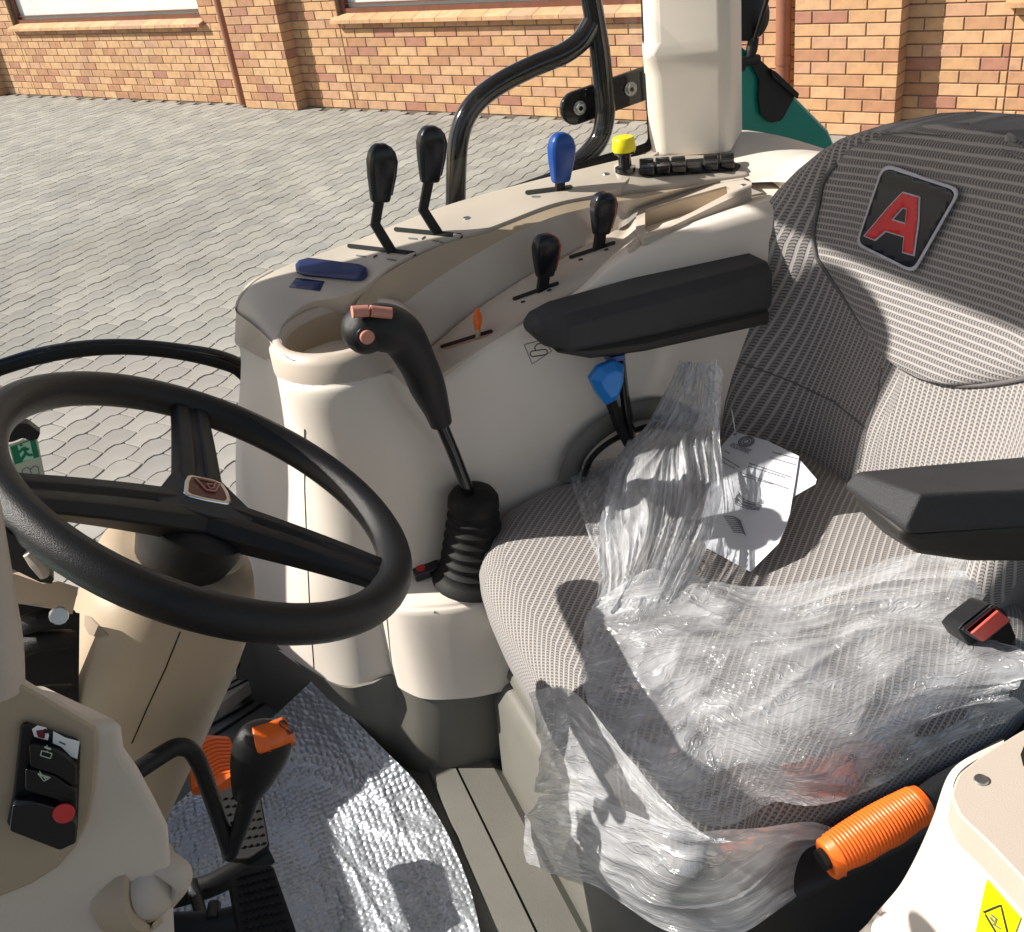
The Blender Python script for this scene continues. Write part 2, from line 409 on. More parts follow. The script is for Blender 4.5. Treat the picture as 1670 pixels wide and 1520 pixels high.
# ------------------------------------------------------------------ yard
WD = Vector((.515, -.857, 0)); WN = Vector((-.857, -.515, 0)); WA = Vector((-1.032, 16.466, GZ))   # wall: run, face normal, origin
def W(s, z, off=0.): return Vector((WA.x + WD.x * s + WN.x * off, WA.y + WD.y * s + WN.y * off, z))
g0 = GZ - .012
paving = mk('pavement', [(-60, -60, g0), (60, -60, g0), (60, 60, g0), (-60, 60, g0)], [(0, 1, 2, 3)], SAND, smooth=0)
paving['kind'] = 'structure'; paving['label'] = 'grey wave-edged block paving of the yard'
PU = Vector((math.cos(R(36)), math.sin(R(36)), 0)); PV = Vector((-PU.y, PU.x, 0)); PL_, PW_ = .197, .134
WAVE = [(0, .004), (.14, .013), (.34, .013), (.46, -.012), (.66, -.014), (.85, -.006), (1., .004)]
def paver_outline(gap=.0031):
    bot = [(x * PL_, y * 1.0) for x, y in WAVE]
    hl = [(.0, -.0125), (.16, -.014), (.35, -.006), (.5, .004), (.64, .013), (.84, .013), (.96, -.012), (1., -.0125)]
    top = [(x * PL_, PW_ + y) for x, y in hl]
    pts = [Vector((x, y, 0)) for x, y in bot] + [Vector((x, y, 0)) for x, y in top[::-1]]
    c = Vector((PL_ / 2, PW_ / 2, 0)); out = []
    for p in pts:
        d = p - c; out.append(Vector((d.x * (1 - gap / (PL_ / 2)), d.y * (1 - gap / (PW_ / 2)), 0)))
    return out
PO = paver_outline(); nP = len(PO)
def paver_geo(h):
    top = [p * .965 + Vector((0, 0, h)) for p in PO]; mid = [p + Vector((0, 0, h - .004)) for p in PO]; low = [p + Vector((0, 0, -.01)) for p in PO]
    V = top + mid + low; F = [tuple(range(nP))]
    for a in (0, nP): F += [(a + k, a + nP + k, a + nP + (k + 1) % nP, a + (k + 1) % nP) for k in range(nP)]
    return V, F
cells = []
for i in range(-180, 180):
    for j in range(-180, 180):
        c = PU * ((i + .5 + (j % 2) * .5 - (j // 1) * 0) * PL_) + PV * ((j + .5) * PW_)
        cells.append((i, j, Vector((c.x, c.y, GZ))))
vis = []; extra = []
for i, j, c in cells:
    if (c - WA).dot(WN) < .04: continue
    if c.y < 1.7 or c.y > 19: continue
    cc = MW.transposed() @ c
    if cc.z < .5: continue
    x, y = proj(c)
    if -60 < x < 1270 and 120 < y < 1180: vis.append((cc.z + (0 if (x < 760 and y > 150 and y < 830) else 20), c))
    elif -500 < x < 2200 and -100 < y < 1900: extra.append(c)
vis.sort(key=lambda t: t[0])
pmesh = []
for k, m in enumerate(PAVM):
    V, F = paver_geo(0)
    me = bpy.data.meshes.new('paver'); me.from_pydata([tuple(Vector((v.x * PU.x + v.y * PV.x, v.x * PU.y + v.y * PV.y, v.z))) for v in V], [], F)
    me.materials.append(m); pmesh.append(me)
for d, c in vis[:300]:
    o = bpy.data.objects.new('paver', random.choice(pmesh)); COL.objects.link(o); o.parent = paving
    o.location = (c.x, c.y, GZ + random.uniform(-.0015, .0015)); o.rotation_euler = (random.gauss(0, .004), random.gauss(0, .004), random.gauss(0, .004))
V = []; F = []; MI = []
for c in [t[1] for t in vis[300:]] + extra:
    v, f = paver_geo(random.uniform(-.0015, .0015)); b = len(V)
    V += [Vector((p.x * PU.x + p.y * PV.x + c.x, p.x * PU.y + p.y * PV.y + c.y, p.z + GZ)) for p in v]
    F += [tuple(b + q for q in g) for g in f]; MI += [random.randrange(len(PAVM))] * len(f)
me = bpy.data.meshes.new('far_pavers'); me.from_pydata([tuple(v) for v in V], [], F)
for m in PAVM: me.materials.append(m)
me.polygons.foreach_set('material_index', MI)
o = bpy.data.objects.new('far_pavers', me); COL.objects.link(o); o.parent = paving; o['kind'] = 'stuff'

# ------------------------------------------------------------------ brick building
building = thing('brick_building', 'tan clinker brick building with brown pilasters and white windows across the yard', 'building', W(5, GZ))
BH, BL, MJ = .0852, .2604, .009
bricks = []                        # (s0,s1,z0,z1,off,depth)
def brick_field(s0, s1, z0, z1, off, depth, base=None):
    r_ = 0; z = GZ + .002; g_ = s0 if base is None else base
    while z < z1 - .02:
        if z + BH > z0 + .02:
            a = g_ + ((r_ % 2) * .5 - 1) * BL + BL * max(0, math.floor((s0 - g_) / BL) - 1)
            while a < s1:
                if a + BL < s0: a += BL; continue
                b0, b1 = max(a, s0), min(a + BL, s1)
                if b1 - b0 > .045: bricks.append((b0, b1, max(z, z0), min(z + BH, z1), off, depth))
                a += BL
        z += BH; r_ += 1
ZT = .35; SILL = -1.21
wins = [(-5.73, -1.8), (.50, 4.47), (6.63, 10.65), (12.86, 16.8)]
pils = [(-1.03, -.27), (5.09, 5.93), (11.43, 12.19), (17.5, 18.3)]
SL, SR = -7.5, 19.
edges_ = [SL] + [e for wv in wins for e in wv] + [SR]
for a, b in wins: brick_field(a, b, GZ, SILL - .055, 0, .016, SL)
for a, b in zip(edges_[::2], edges_[1::2]): brick_field(a, b, GZ, ZT, 0, .016, SL)
for a, b in pils: brick_field(a, b, GZ, ZT, .16, .17)
def brick_geo(s0, s1, z0, z1, depth):
    g = MJ / 2; a0, a1, c0, c1 = s0 + g, s1 - g, z0 + g, z1 - g; e = .003
    V = [(a0 + e, 0, c0 + e), (a1 - e, 0, c0 + e), (a1 - e, 0, c1 - e), (a0 + e, 0, c1 - e),
         (a0, -e, c0), (a1, -e, c0), (a1, -e, c1), (a0, -e, c1), (a0, -depth, c0), (a1, -depth, c0), (a1, -depth, c1), (a0, -depth, c1)]
    F = [(0, 1, 2, 3)] + [(k + o, k + 4 + o, (k + 1) % 4 + 4 + o, (k + 1) % 4 + o) for o in (0, 4) for k in range(4)]
    return V, F
def screen_size(b):
    p = W((b[0] + b[1]) / 2, (b[2] + b[3]) / 2, b[4]); x, y = proj(p)
    cc = MW.transposed() @ p
    ok = -20 < x < 1690 and -20 < y < 230 and not (1060 < x < 1215) and not (x > 1350 and y > 215)
    return ((b[1] - b[0]) * (b[3] - b[2]) / cc.z ** 2) if ok and cc.z > 0 else 0
bricks.sort(key=screen_size, reverse=True)
bcache = {}
def bmesh_for(b):
    k = (round(b[1] - b[0], 3), round(b[3] - b[2], 3), b[5], random.choices(range(7), (7, 5, 7, 4, 2, 4, 5))[0])
    if k not in bcache:
        V, F = brick_geo(0, k[0], 0, k[1], b[5]); me = bpy.data.meshes.new('brick')
        me.from_pydata([tuple(WD * v[0] + WN * v[1] + Vector((0, 0, v[2]))) for v in V], [], F); me.materials.append(BRICKM[k[3]]); bcache[k] = me
    return bcache[k]
B0 = LOC[building.name]
for b in bricks[:300]:
    o = bpy.data.objects.new('brick', bmesh_for(b)); COL.objects.link(o); o.parent = building
    o.location = W(b[0], b[2], b[4] + random.uniform(-.001, .0015)) - B0
V = []; F = []; MI = []
for b in bricks[300:]:
    v, f = brick_geo(*b[:4], b[5]); n0 = len(V); off = b[4] + random.uniform(-.001, .0015)
    V += [W(p[0], p[2], off + p[1]) - B0 for p in v]; F += [tuple(n0 + q for q in g) for g in f]
    MI += [random.choices(range(7), (7, 5, 7, 4, 2, 4, 5))[0]] * len(f)
me = bpy.data.meshes.new('far_bricks'); me.from_pydata([tuple(v) for v in V], [], F)
for m in BRICKM: me.materials.append(m)
me.polygons.foreach_set('material_index', MI)
o = bpy.data.objects.new('far_bricks', me); COL.objects.link(o); o.parent = building; o['kind'] = 'stuff'
def wbox(s0, s1, z0, z1, o0, o1):
    return [W(s, z, o_) for s in (s0, s1) for z in (z0, z1) for o_ in (o0, o1)], [(0, 1, 3, 2), (4, 6, 7, 5), (0, 4, 5, 1), (2, 3, 7, 6), (0, 2, 6, 4), (1, 5, 7, 3)]
core = [wbox(SL, SR, GZ - .1, SILL - .052, -.3, -.009)]
for a, b in zip(edges_[::2], edges_[1::2]): core.append(wbox(a + .004, b - .004, SILL - .052, ZT + .0, -.298, -.009))
for a, b in pils: core.append(wbox(a + .008, b - .008, GZ - .1, ZT, -.004, .151))
core.append(wbox(SL, SR, ZT + .3, 3.2, -.3, -.009)); core.append(wbox(SL, SR, ZT, ZT + .3, -.35, -.3))
mk('mortar_wall', *join(*core), MORTAR, building, 0)
for a, b in wins:
    t = thing('window', 'placeholder', 'window', W((a + b) / 2, SILL)); t.parent = building; t.location = W((a + b) / 2, SILL) - B0
    del t['label']; del t['category']
    LOC[t.name] = W((a + b) / 2, SILL)
    mk('frame', *join(wbox(a, b, SILL - .0, SILL + .055, -.14, -.055), wbox(a, a + .06, SILL + .055, 3, -.14, -.055), wbox(b - .06, b, SILL + .055, 3, -.14, -.055),
                      wbox(a + .06, b - .06, SILL + .09, SILL + .10, -.12, -.075)), BROWN, t)
    mk('blind', *wbox(a + .06, b - .06, SILL + .055, 3, -.13, -.115), BLIND, t)
    mk('pane', [W(a + .06, SILL + .055, -.1), W(b - .06, SILL + .055, -.1), W(b - .06, 3, -.1), W(a + .06, 3, -.1)], [(0, 1, 2, 3)], GLASS, t, 0)
    n = int(round((b - a + .1) / .27)); st = (b - a + .1) / n
    for k in range(n):
        s0 = a - .05 + k * st; s1 = s0 + st - .006
        V = [W(s0, SILL + .012, -.055), W(s1, SILL + .012, -.055), W(s1, SILL - .03, .075), W(s0, SILL - .03, .075),
             W(s0, SILL - .052, -.055), W(s1, SILL - .052, -.055), W(s1, SILL - .062, .075), W(s0, SILL - .062, .075)]
        mk('sill_tile', V, [(0, 1, 2, 3), (7, 6, 5, 4), (0, 4, 5, 1), (1, 5, 6, 2), (2, 6, 7, 3), (3, 7, 4, 0)], BRICKM[random.choice((0, 5, 2))], t, 0)
tag(mk('downpipe', *tube([W(4.955, GZ + .02, .075), W(4.955, 3, .075)], .05, 16, curve=1), PIPE, None, origin=W(4.955, GZ, .075)),
    'copper brown downpipe left of the pilaster between the two white windows', 'downpipe')
t = tag(mk('downpipe', *join(tube([W(11.31, GZ + .02, .075), W(11.31, 3, .075)], .055, 16, curve=1), tube([W(11.31, -1.62, .075), W(11.31, -1.56, .075)], .061, 16, curve=1)), PIPE, None, origin=W(11.31, GZ, .075)),
    'copper brown downpipe beside the brick pilaster behind the driver seat', 'downpipe')

# ------------------------------------------------------------------ tractor cab
cab = thing('tractor_cab', 'open tractor cab with cream corner pillar, dark floor and curved door seal', 'tractor cab', (.4, .9, FZ))
mk('unseen_roof', *box((.62, .87, .40), 1.67, 1.70, .10), WHITE, cab)  # out-of-view roof, its overhang widened to shade the seat and interior
bev(bpy.context.scene.objects['unseen_roof'], .03, 4)
# cream cover of the rear right corner pillar, with the notch near its top
def pil_sec(z, dx=0., dy=0.):
    return [Vector((.795 - dx, 1.470, z)), Vector((.80 - dx, 1.455 - dy, z)), Vector((.873, 1.402 - dy, z)), Vector((.885, 1.400 - dy, z)), Vector((.893, 1.404 - dy, z)), Vector((.965, 1.485, z)), Vector((.962, 1.51, z)), Vector((.80, 1.51, z))]
o = mk('pillar_cover', *sections([pil_sec(-.452), pil_sec(-.33, .006), pil_sec(-.305, .012), pil_sec(-.295, .016), pil_sec(-.28, .004), pil_sec(.36, -.002, .0)]), WHITE, cab, 35); bev(o, .006, 3, 25)
mk('cover_screw', *join(lathe(P(1189, 180, y=1.437), (-.75, -1, .0), [(0, .0095), (.003, .009), (.0035, .005), (.001, .004)], 16)), BEIGE, cab)
mk('pillar', *tube([(-.40, 1.60, -.75), (-.30, 1.57, .36)], .085, 16, curve=1), BLACKG, cab)  # unseen front pillar, moved and thickened so its shadow falls on the backrest
for p, q in (((-.34, .40, -.62), (-.27, .42, .36)), ((1.28, .40, -.50), (1.22, .42, .36))):
    mk('pillar', *tube([p, q], .032, 12, curve=1), BLACKG, cab)
# door seal: one black rounded loop, down the pillar, round the corner and forward along the window foot
mk('door_seal', *tube([P(1050, -60, y=1.50), P(1056, 60, y=1.50), P(1063, 200, y=1.50), P(1062, 232, y=1.50), P(1043, 245, y=1.50), P(980, 262, y=1.50), P(860, 303, y=1.50),
                       Vector((.40, 1.53, -.49)), Vector((.22, 1.53, -.56)), P(440, 632, y=1.50), P(378, 600, y=1.50), P(290, 578, y=1.50), P(190, 570, y=1.50), P(90, 580, y=1.50), P(0, 604, y=1.50), P(-90, 640, y=1.50)],
                      .0095, 10, curve=8, sq=.8), RUBBER, cab)
mk('door_frame', *tube([P(470, 640, y=1.515), P(378, 588, y=1.515), P(290, 570, y=1.515), P(190, 563, y=1.515), P(90, 572, y=1.515), P(0, 597, y=1.515), P(-90, 632, y=1.515)], .010, 10, curve=8), BLACKG, cab)
o = mk('window_pane', [P(x, y, y=1.507) for x, y in ((1050, -60), (1060, 230), (980, 258), (860, 300))] + [Vector((.40, 1.507, -.47)), Vector((.22, 1.507, -.565))] +
       [P(x, y, y=1.507) for x, y in ((378, 596), (190, 566), (0, 600), (-90, 636), (-90, -60))], [tuple(range(11))], GLASS, cab, 0)
# floor, edges of the raised strip under the seat plinth
mk('floor', *box((.45, .93, FZ - .03), 2.2, 1.22, .06), DGREY, cab, 0)
o = mk('floor_strip', *sections([[(.165, .30, FZ), (.168, .30, FZ + .012), (.207, .30, FZ + .014), (.207, .30, FZ)], [(.165, 1.19, FZ), (.168, 1.185, FZ + .012), (.207, 1.185, FZ + .014), (.207, 1.19, FZ)]]), DGREY, cab, 20)
o = mk('floor_strip', *sections([[(.211, .30, FZ), (.211, .30, FZ + .014), (.262, .30, FZ + .013), (.275, .30, FZ + .004), (.275, .30, FZ)], [(.211, 1.16, FZ), (.211, 1.16, FZ + .014), (.262, 1.16, FZ + .013), (.275, 1.16, FZ + .004), (.275, 1.16, FZ)]]), DGREY, cab, 20)
# plinth under the seat
o = mk('seat_plinth', *sections([[(x_, y, z) for x_, z in ((.272, FZ), (.280, -1.085), (.296, -1.058), (.33, -1.050), (1.2, -1.050), (1.2, FZ))] for y in (.30, 1.06, 1.115, 1.135)][:3] +
                             [[(.30, 1.135, FZ), (.305, 1.135, -1.09), (.315, 1.13, -1.07), (.34, 1.13, -1.06), (1.2, 1.13, -1.06), (1.2, 1.135, FZ)]]), DGREY, cab, 50); bev(o, .006, 2)
o = mk('plinth_cap', *sections([[(x_, y, z) for x_, z in ((.300, -1.048), (.306, -1.030), (.325, -1.024), (1.15, -1.024), (1.15, -1.048))] for y in (.30, 1.13)]), DGREY, cab, 50); bev(o, .006, 3)
# dark skirt below the console
sk_top = [(-.045, 1.49, -1.00), (-.035, 1.46, -1.02), (-.016, 1.39, -1.035), (.03, 1.29, -1.05), (.075, 1.225, -1.062), (.115, 1.200, -1.055), (.15, 1.192, -1.048), (.18, 1.155, -1.066), (.225, 1.13, -1.074), (.30, 1.12, -1.068), (.45, 1.12, -1.06), (1.2, 1.12, -1.06)]
sk_bot = [(-.09, 1.50, FZ), (-.05, 1.47, FZ), (-.02, 1.41, FZ), (.02, 1.33, FZ), (.06, 1.27, FZ), (.10, 1.235, FZ), (.125, 1.215, FZ), (.16, 1.175, FZ), (.21, 1.15, FZ), (.29, 1.14, FZ), (.45, 1.13, FZ), (1.2, 1.13, FZ)]
o = rails('console_skirt', [[(x, y + .012, z) for x, y, z in sk_top], sk_top, [(a[0] * .6 + b[0] * .4, a[1] * .6 + b[1] * .4, a[2] * .6 + b[2] * .4) for a, b in zip(sk_top, sk_bot)], sk_bot], DGREY, cab, nv=3, even=False, smooth_v=False, sm=35)
# sill with slotted plates at the far door, seen past the column
o = mk('sill_plate', *prism([P(358, 1122, z=FZ + .05), P(419, 1062, z=FZ + .05), P(432, 1090, z=FZ + .05), P(352, 1152, z=FZ + .05)], (0, 0, -.03)), BEIGE, cab, 20); bev(o, .003)
for a, b in (((390, 1090), (416, 1075)), ((372, 1116), (421, 1090)), ((366, 1128), (424, 1099))):
    pa, pb = P(*a, z=FZ + .0512), P(*b, z=FZ + .0512); mk('sill_slot', *tube([pa, pb], .0022, 6, curve=1), DARK, cab)
mk('sill_screw', *lathe(P(378, 1102, z=FZ + .05), (0, 0, 1), [(0, .0075), (.002, .007), (.0025, .003)], 14), STEEL, cab)
for a, b in (((345, 1163), (434, 1112)), ((330, 1190), (440, 1128)), ((325, 1215), (436, 1143))):
    pa, pb = P(*a, z=FZ + .002), P(*b, z=FZ + .002); mk('floor_groove', *tube([pa, pb], .003, 6, curve=1), DARK, cab)
mk('green_sill', *prism([P(396, 1046, y=1.53), P(424, 1034, y=1.53), P(432, 1066, y=1.53), P(412, 1078, y=1.53)], (0, .05, 0)), TEAL, cab, 0)
mk('threshold', *tube([P(340, 1118, y=1.50), P(405, 1062, y=1.50), P(425, 1048, y=1.50)], .012, 8, curve=1), BLACKG, cab)
# underbody and green fender outside
body = mk('chassis', *box((.5, .93, -1.42), 2.4, 1.1, .27), TEAL, cab, 0); bev(body, .03, 3)
mk('shade_box', *box((-.60, 1.67, -1.15), .46, .44, .90), BLACKP, cab, 0)  # unseen box, added to keep the sun off the far floor
unseen_hood = mk('unseen_hood', *box((-1.40, .93, -1.11), 1.68, .64, .60), TEAL, cab, 0); bev(unseen_hood, .06, 5)  # out of view, added and kept low so the foil is partly shaded
mk('unseen_firewall', *box((-.53, .93, -1.04), .04, 1.14, .46), DGREY, cab, 0)  # unseen front wall, added with its height set by the floor shade

# green light bracket outside, black lamp and gas strut
gp = [P(x, y, y=1.60) for x, y in ((1190, 60), (1232, 92), (1300, 160), (1352, 212), (1372, 262), (1318, 262), (1190, 236))]
fen = thing('rear_fender_bracket', 'teal green sheet metal bracket with a dark shade patch right of the cream pillar', 'bracket', gp[3])
o = mk('plate', *prism(gp, (.01, .04, -.01)), TEAL, fen, 20); bev(o, .006, 2)
o = mk('shade_patch', *prism(rpoly([P(x, y, y=1.597) for x, y in ((1212, 84), (1236, 96), (1296, 152), (1272, 196), (1254, 200), (1238, 186), (1234, 160), (1236, 130))], .2, 3), (0, -.006, 0)), BLACKP, fen, 30); bev(o, .002)  # black piece stands in for the dark shade on the plate
mk('lamp_bracket', *prism([P(x, y, y=1.59) for x, y in ((1254, 112), (1262, 116), (1300, 152), (1298, 160), (1258, 126))], (0, -.006, 0)), BLACKP, fen, 20)
strut = thing('gas_strut', 'thin black gas strut rising beside the cream pillar', 'strut', P(1222, 88, y=1.59))
mk('rod', *tube([P(1222, 90, y=1.59), P(1400, -480, y=1.50)], .0045, 10, curve=1), BLACKG, strut)
mk('ball_joint', *join(lathe(P(1226, 80, y=1.59), (.25, 0, 1), [(-.012, .008), (.0, .010), (.018, .009), (.02, .004)], 14), tube([P(1196, 104, y=1.58), P(1236, 96, y=1.59)], [.009, .008], 12, curve=1),
                       lathe(P(1203, 106, y=1.575), (1, 0, 0), [(-.008, .012), (.01, .012)], 12)), BLACKP, strut)
mir = tag(mk('work_lamp', *lathe(P(1204, 28, y=1.63), (0, -1, .15), [(0, .03), (.012, .040), (.035, .040), (.04, .03), (.042, 0)], 24), BLACKP, None, origin=P(1204, 28, y=1.63)),
          'black round lamp housing peeking out right of the cream pillar at the top edge', 'lamp')

# black tube guard outside the window, its bolted link plate
tg = thing('grab_rail', 'glossy black bent tube grab rail outside the side window', 'grab rail', P(742, 330, y=1.56))
tb = lambda L, y=1.57: [P(a, b, y=y) for a, b in L]
mk('tube', *tube(tb([(925, -420), (945, -180), (958, -40), (968, 20), (978, 80), (984, 140), (987, 185), (978, 225), (955, 255), (925, 280), (880, 310)]), .0165, 18), BLACKG, tg)
mk('tube', *tube(tb([(966, 38), (948, 66), (918, 88), (870, 108), (822, 132), (785, 158), (760, 190), (748, 228), (744, 280), (743, 360)]), .0165, 18), BLACKG, tg)
lk = thing('link_plate', 'black rounded link plate with two zinc bolts behind the grab rail', 'link plate', P(985, 160, y=1.595))
a, b = P(940, 177, y=1.60), P(1050, 138, y=1.60); dd = (b - a).normalized(); nn = Vector((0, -1, 0)); uu = dd.cross(nn)
pl = [a + (-dd * math.sin(t) + uu * math.cos(t)) * .027 for t in [math.pi * k / 10 for k in range(11)]] + [b - uu * .027, b + dd * .05 - uu * .027, b + dd * .05 + uu * .027]
o = mk('plate', *prism(pl, (0, .012, 0)), BLACKG, lk, 30); bev(o, .003, 2)
for c in ((945, 176), (1028, 145)):
    h = thing('bolt', '', '', P(*c, y=1.598)); del h['label'], h['category']; h.parent = lk; h.location = P(*c, y=1.598) - LOC[lk.name]
    mk('washer', *lathe(P(*c, y=1.598), (0, -1, 0), [(0, .0115), (.002, .0115), (.002, .008)], 20), STEEL, h)
    mk('bolt_head', *lathe(P(*c, y=1.596), (0, -1, 0), [(0, .0085), (.006, .008), (.006, .0042), (.003, .004), (.003, 0)], 6), STEEL, h, 20)

# ------------------------------------------------------------------ side console (right fender)
con = thing('side_console', 'cream and beige plastic side console with lever slots, cup holder and storage tray', 'console', (.45, 1.3, -.55))
cc_ = P(556, 528, z=-.508); rx = (P(642, 528, z=-.508) - P(470, 528, z=-.508)).length / 2
ex = (P(642, 528, z=-.508) - P(470, 528, z=-.508)).normalized(); ey = Vector((0, 0, 1)).cross(ex)
ry = abs((P(556, 483, z=-.508) - P(556, 570, z=-.508)).dot(ey)) / 2
cy0 = cc_ + Vector((0, 0, 0))
def ring(s, z, k=40): return [cy0 + ex * (rx * math.cos(2 * math.pi * i / k) + s * math.cos(2 * math.pi * i / k)) + ey * ((ry + s) * math.sin(2 * math.pi * i / k)) + Vector((0, 0, z)) for i in range(k)]
ringp = lambda deg, s, z: tuple(cy0 + ex * ((rx + s) * math.cos(R(deg))) + ey * ((ry + s) * math.sin(R(deg))) + Vector((0, 0, z)))
Pz = lambda x, y, z: tuple(P(x, y, z=z)); Py = lambda x, y, yy: tuple(P(x, y, y=yy))
top = [Pz(384, 556, -.56), Pz(400, 566, -.56), Pz(430, 582, -.56), ringp(205, .020, -.036), ringp(238, .020, -.036), ringp(268, .020, -.036), ringp(298, .020, -.037), ringp(328, .018, -.044), Py(690, 636, 1.214), Py(800, 559, 1.217), Py(930, 481, 1.217), Py(1080, 380, 1.215), (1.0, 1.19, -.48), (1.3, 1.15, -.60)]
lid_ = [(x * .3 + .25, 1.40, z - .03) if i < 8 else (x, y + .12, z - .03) for i, (x, y, z) in enumerate(top)]
t2 = [(x - .002, y - (.006 if i < 9 else .012 + .008 * (i - 9)), z - .035) for i, (x, y, z) in enumerate(top)]
m1 = [Py(384, 760, 1.45), Py(398, 772, 1.38), (.065, 1.31, -.78), (.090, 1.245, -.78), (.125, 1.200, -.78), (.18, 1.178, -.78), (.24, 1.178, -.78), (.30, 1.186, -.78), (.36, 1.192, -.78), (.47, 1.195, -.78), (.62, 1.185, -.78), (.80, 1.17, -.76), (1.0, 1.15, -.76), (1.3, 1.15, -.75)]
m2 = [Py(396, 920, 1.45), Py(420, 935, 1.38), (.035, 1.31, -.93), (.065, 1.25, -.93), (.105, 1.213, -.93), (.15, 1.196, -.93), (.21, 1.19, -.93), (.28, 1.19, -.93), (.36, 1.19, -.93), (.47, 1.19, -.93), (.62, 1.19, -.93), (.80, 1.19, -.93), (1.0, 1.19, -.93), (1.3, 1.19, -.93)]
m3 = [Py(430, 1052, 1.45), Py(448, 1062, 1.40), (.003, 1.345, -1.05), (.040, 1.275, -1.06), (.08, 1.225, -1.07), (.13, 1.202, -1.07), (.21, 1.19, -1.08), (.28, 1.19, -1.08), (.36, 1.19, -1.08), (.47, 1.19, -1.08), (.62, 1.19, -1.08), (.80, 1.19, -1.08), (1.0, 1.19, -1.08), (1.3, 1.19, -1.08)]
shell = rails('side_shell', [top, t2, m1, m2, m3], WHITE, con, nv=6, smooth_v=True, even=False, sm=80)
rails('shell_lid', [lid_, top], WHITE, con, nv=2, even=False, sm=80)
# seams of the shell
def seam(px, o, name='seam', m=DARK, r_=.0009, parent=con, off=0):
    pts = []
    for a, b in zip(px, px[1:]):
        for j in range(8): h_, n_ = hit(a[0] + (b[0] - a[0]) * j / 8, a[1] + (b[1] - a[1]) * j / 8, o); pts.append(h_ + n_ * off)
    pts.append(hit(*px[-1], o)[0]); mk(name, *tube(pts, r_, 5, curve=1), m, parent)
seam([(497, 700), (497, 800), (501, 900), (505, 990), (512, 1090)], shell)
# deck behind the panels
rails('rear_deck', [[(.60, 1.52, -.470), (.80, 1.52, -.464), (.97, 1.52, -.455), (1.08, 1.52, -.50), (1.2, 1.52, -.58), (1.35, 1.5, -.68)],
                    [(.66, 1.44, -.470), (.80, 1.44, -.464), (.97, 1.44, -.452), (1.08, 1.44, -.492), (1.2, 1.44, -.57), (1.35, 1.44, -.67)],
                    [(.74, 1.345, -.475), (.885, 1.342, -.474), (.97, 1.30, -.462), (1.06, 1.29, -.485), (1.2, 1.28, -.56), (1.35, 1.26, -.66)],
                    [(.888, 1.335, -.478), (.900, 1.27, -.474), (.95, 1.24, -.470), (1.04, 1.22, -.485), (1.15, 1.18, -.54), (1.3, 1.151, -.60)],
                    [(.888, 1.235, -.488), (.92, 1.208, -.482), (.96, 1.20, -.480), (1.0, 1.19, -.483), (1.15, 1.16, -.54), (1.3, 1.15, -.603)]], WHITE, con, nv=5, smooth_v=True, sm=80)
mk('deck_base', [(.868, 1.20, -.486), (1.06, 1.19, -.492), (1.06, 1.46, -.492), (.868, 1.46, -.486)], [(0, 1, 2, 3)], WHITE, con, 0)
# upper panel
R0 = [P(x, y, y=1.46) for x, y in ((386, 510), (392, 488), (412, 463), (446, 443), (486, 426), (574, 395), (640, 368), (731, 334), (846, 301), (1000, 263), (1075, 247))]
R1 = [P(x, y, z=z) for x, y, z in ((468, 582, -.512), (458, 535, -.507), (500, 496, -.500), (555, 484, -.495), (594, 468, -.490))] + [P(x, y, y=1.33) for x, y in ((640, 432), (721, 392), (795, 372), (895, 334), (963, 319))] + [P(1010, 308, y=1.33)]
Rm = [a.lerp(b, .5) + Vector((0, 0, .004)) for a, b in zip(R0, R1)]
up = rails('upper_panel', [R0, Rm, R1], BEIGE, con, nv=4, smooth_v=True, even=False, sm=60); solid(up, .03); bev(up, .007, 3, 50)
rails('panel_front', [[q_ + Vector((0, .004, .0035 if k_ < 6 else -.004)) for k_, q_ in enumerate((P(446, 443, y=1.462), P(412, 463, y=1.462), P(391, 488, y=1.462), P(385, 510, y=1.458), P(402, 526, z=-.513), P(432, 551, z=-.513), P(468, 582, z=-.511), P(500, 592, z=-.52)))],
                      [P(446, 443, y=1.462), P(412, 463, y=1.462), P(391, 488, y=1.462), P(385, 510, y=1.458), P(402, 526, z=-.513), P(432, 551, z=-.513), P(468, 582, z=-.511), P(500, 592, z=-.52)],
                      [P(446, 458, y=1.464), P(412, 482, y=1.464), P(389, 512, y=1.464), P(384, 535, y=1.458), P(402, 546, z=-.535), P(431, 567, z=-.535), P(466, 590, z=-.535), P(500, 596, z=-.54)],
                      [P(446, 480, y=1.464), P(412, 505, y=1.464), P(388, 535, y=1.464), P(383, 559, y=1.456), P(400, 569, z=-.562), P(430, 586, z=-.562), P(462, 599, z=-.562), P(500, 604, z=-.562)]], BEIGE, con, nu=40, nv=4, smooth_v=True, sm=80)
# switch strip continuing rearwards
S0 = [P(x, y, y=1.42) for x, y in ((1000, 268), (1030, 256), (1100, 252), (1180, 252), (1215, 258))]
S1 = [P(x, y, y=1.335) for x, y in ((1008, 309), (1040, 306), (1110, 299), (1190, 290), (1222, 284))]
strip = rails('switch_panel', [S0, [a.lerp(b, .5) + Vector((0, 0, .002)) for a, b in zip(S0, S1)], S1], BEIGE, con, nu=20, nv=3, smooth_v=True, sm=60); solid(strip, .02); bev(strip, .005, 3, 50)
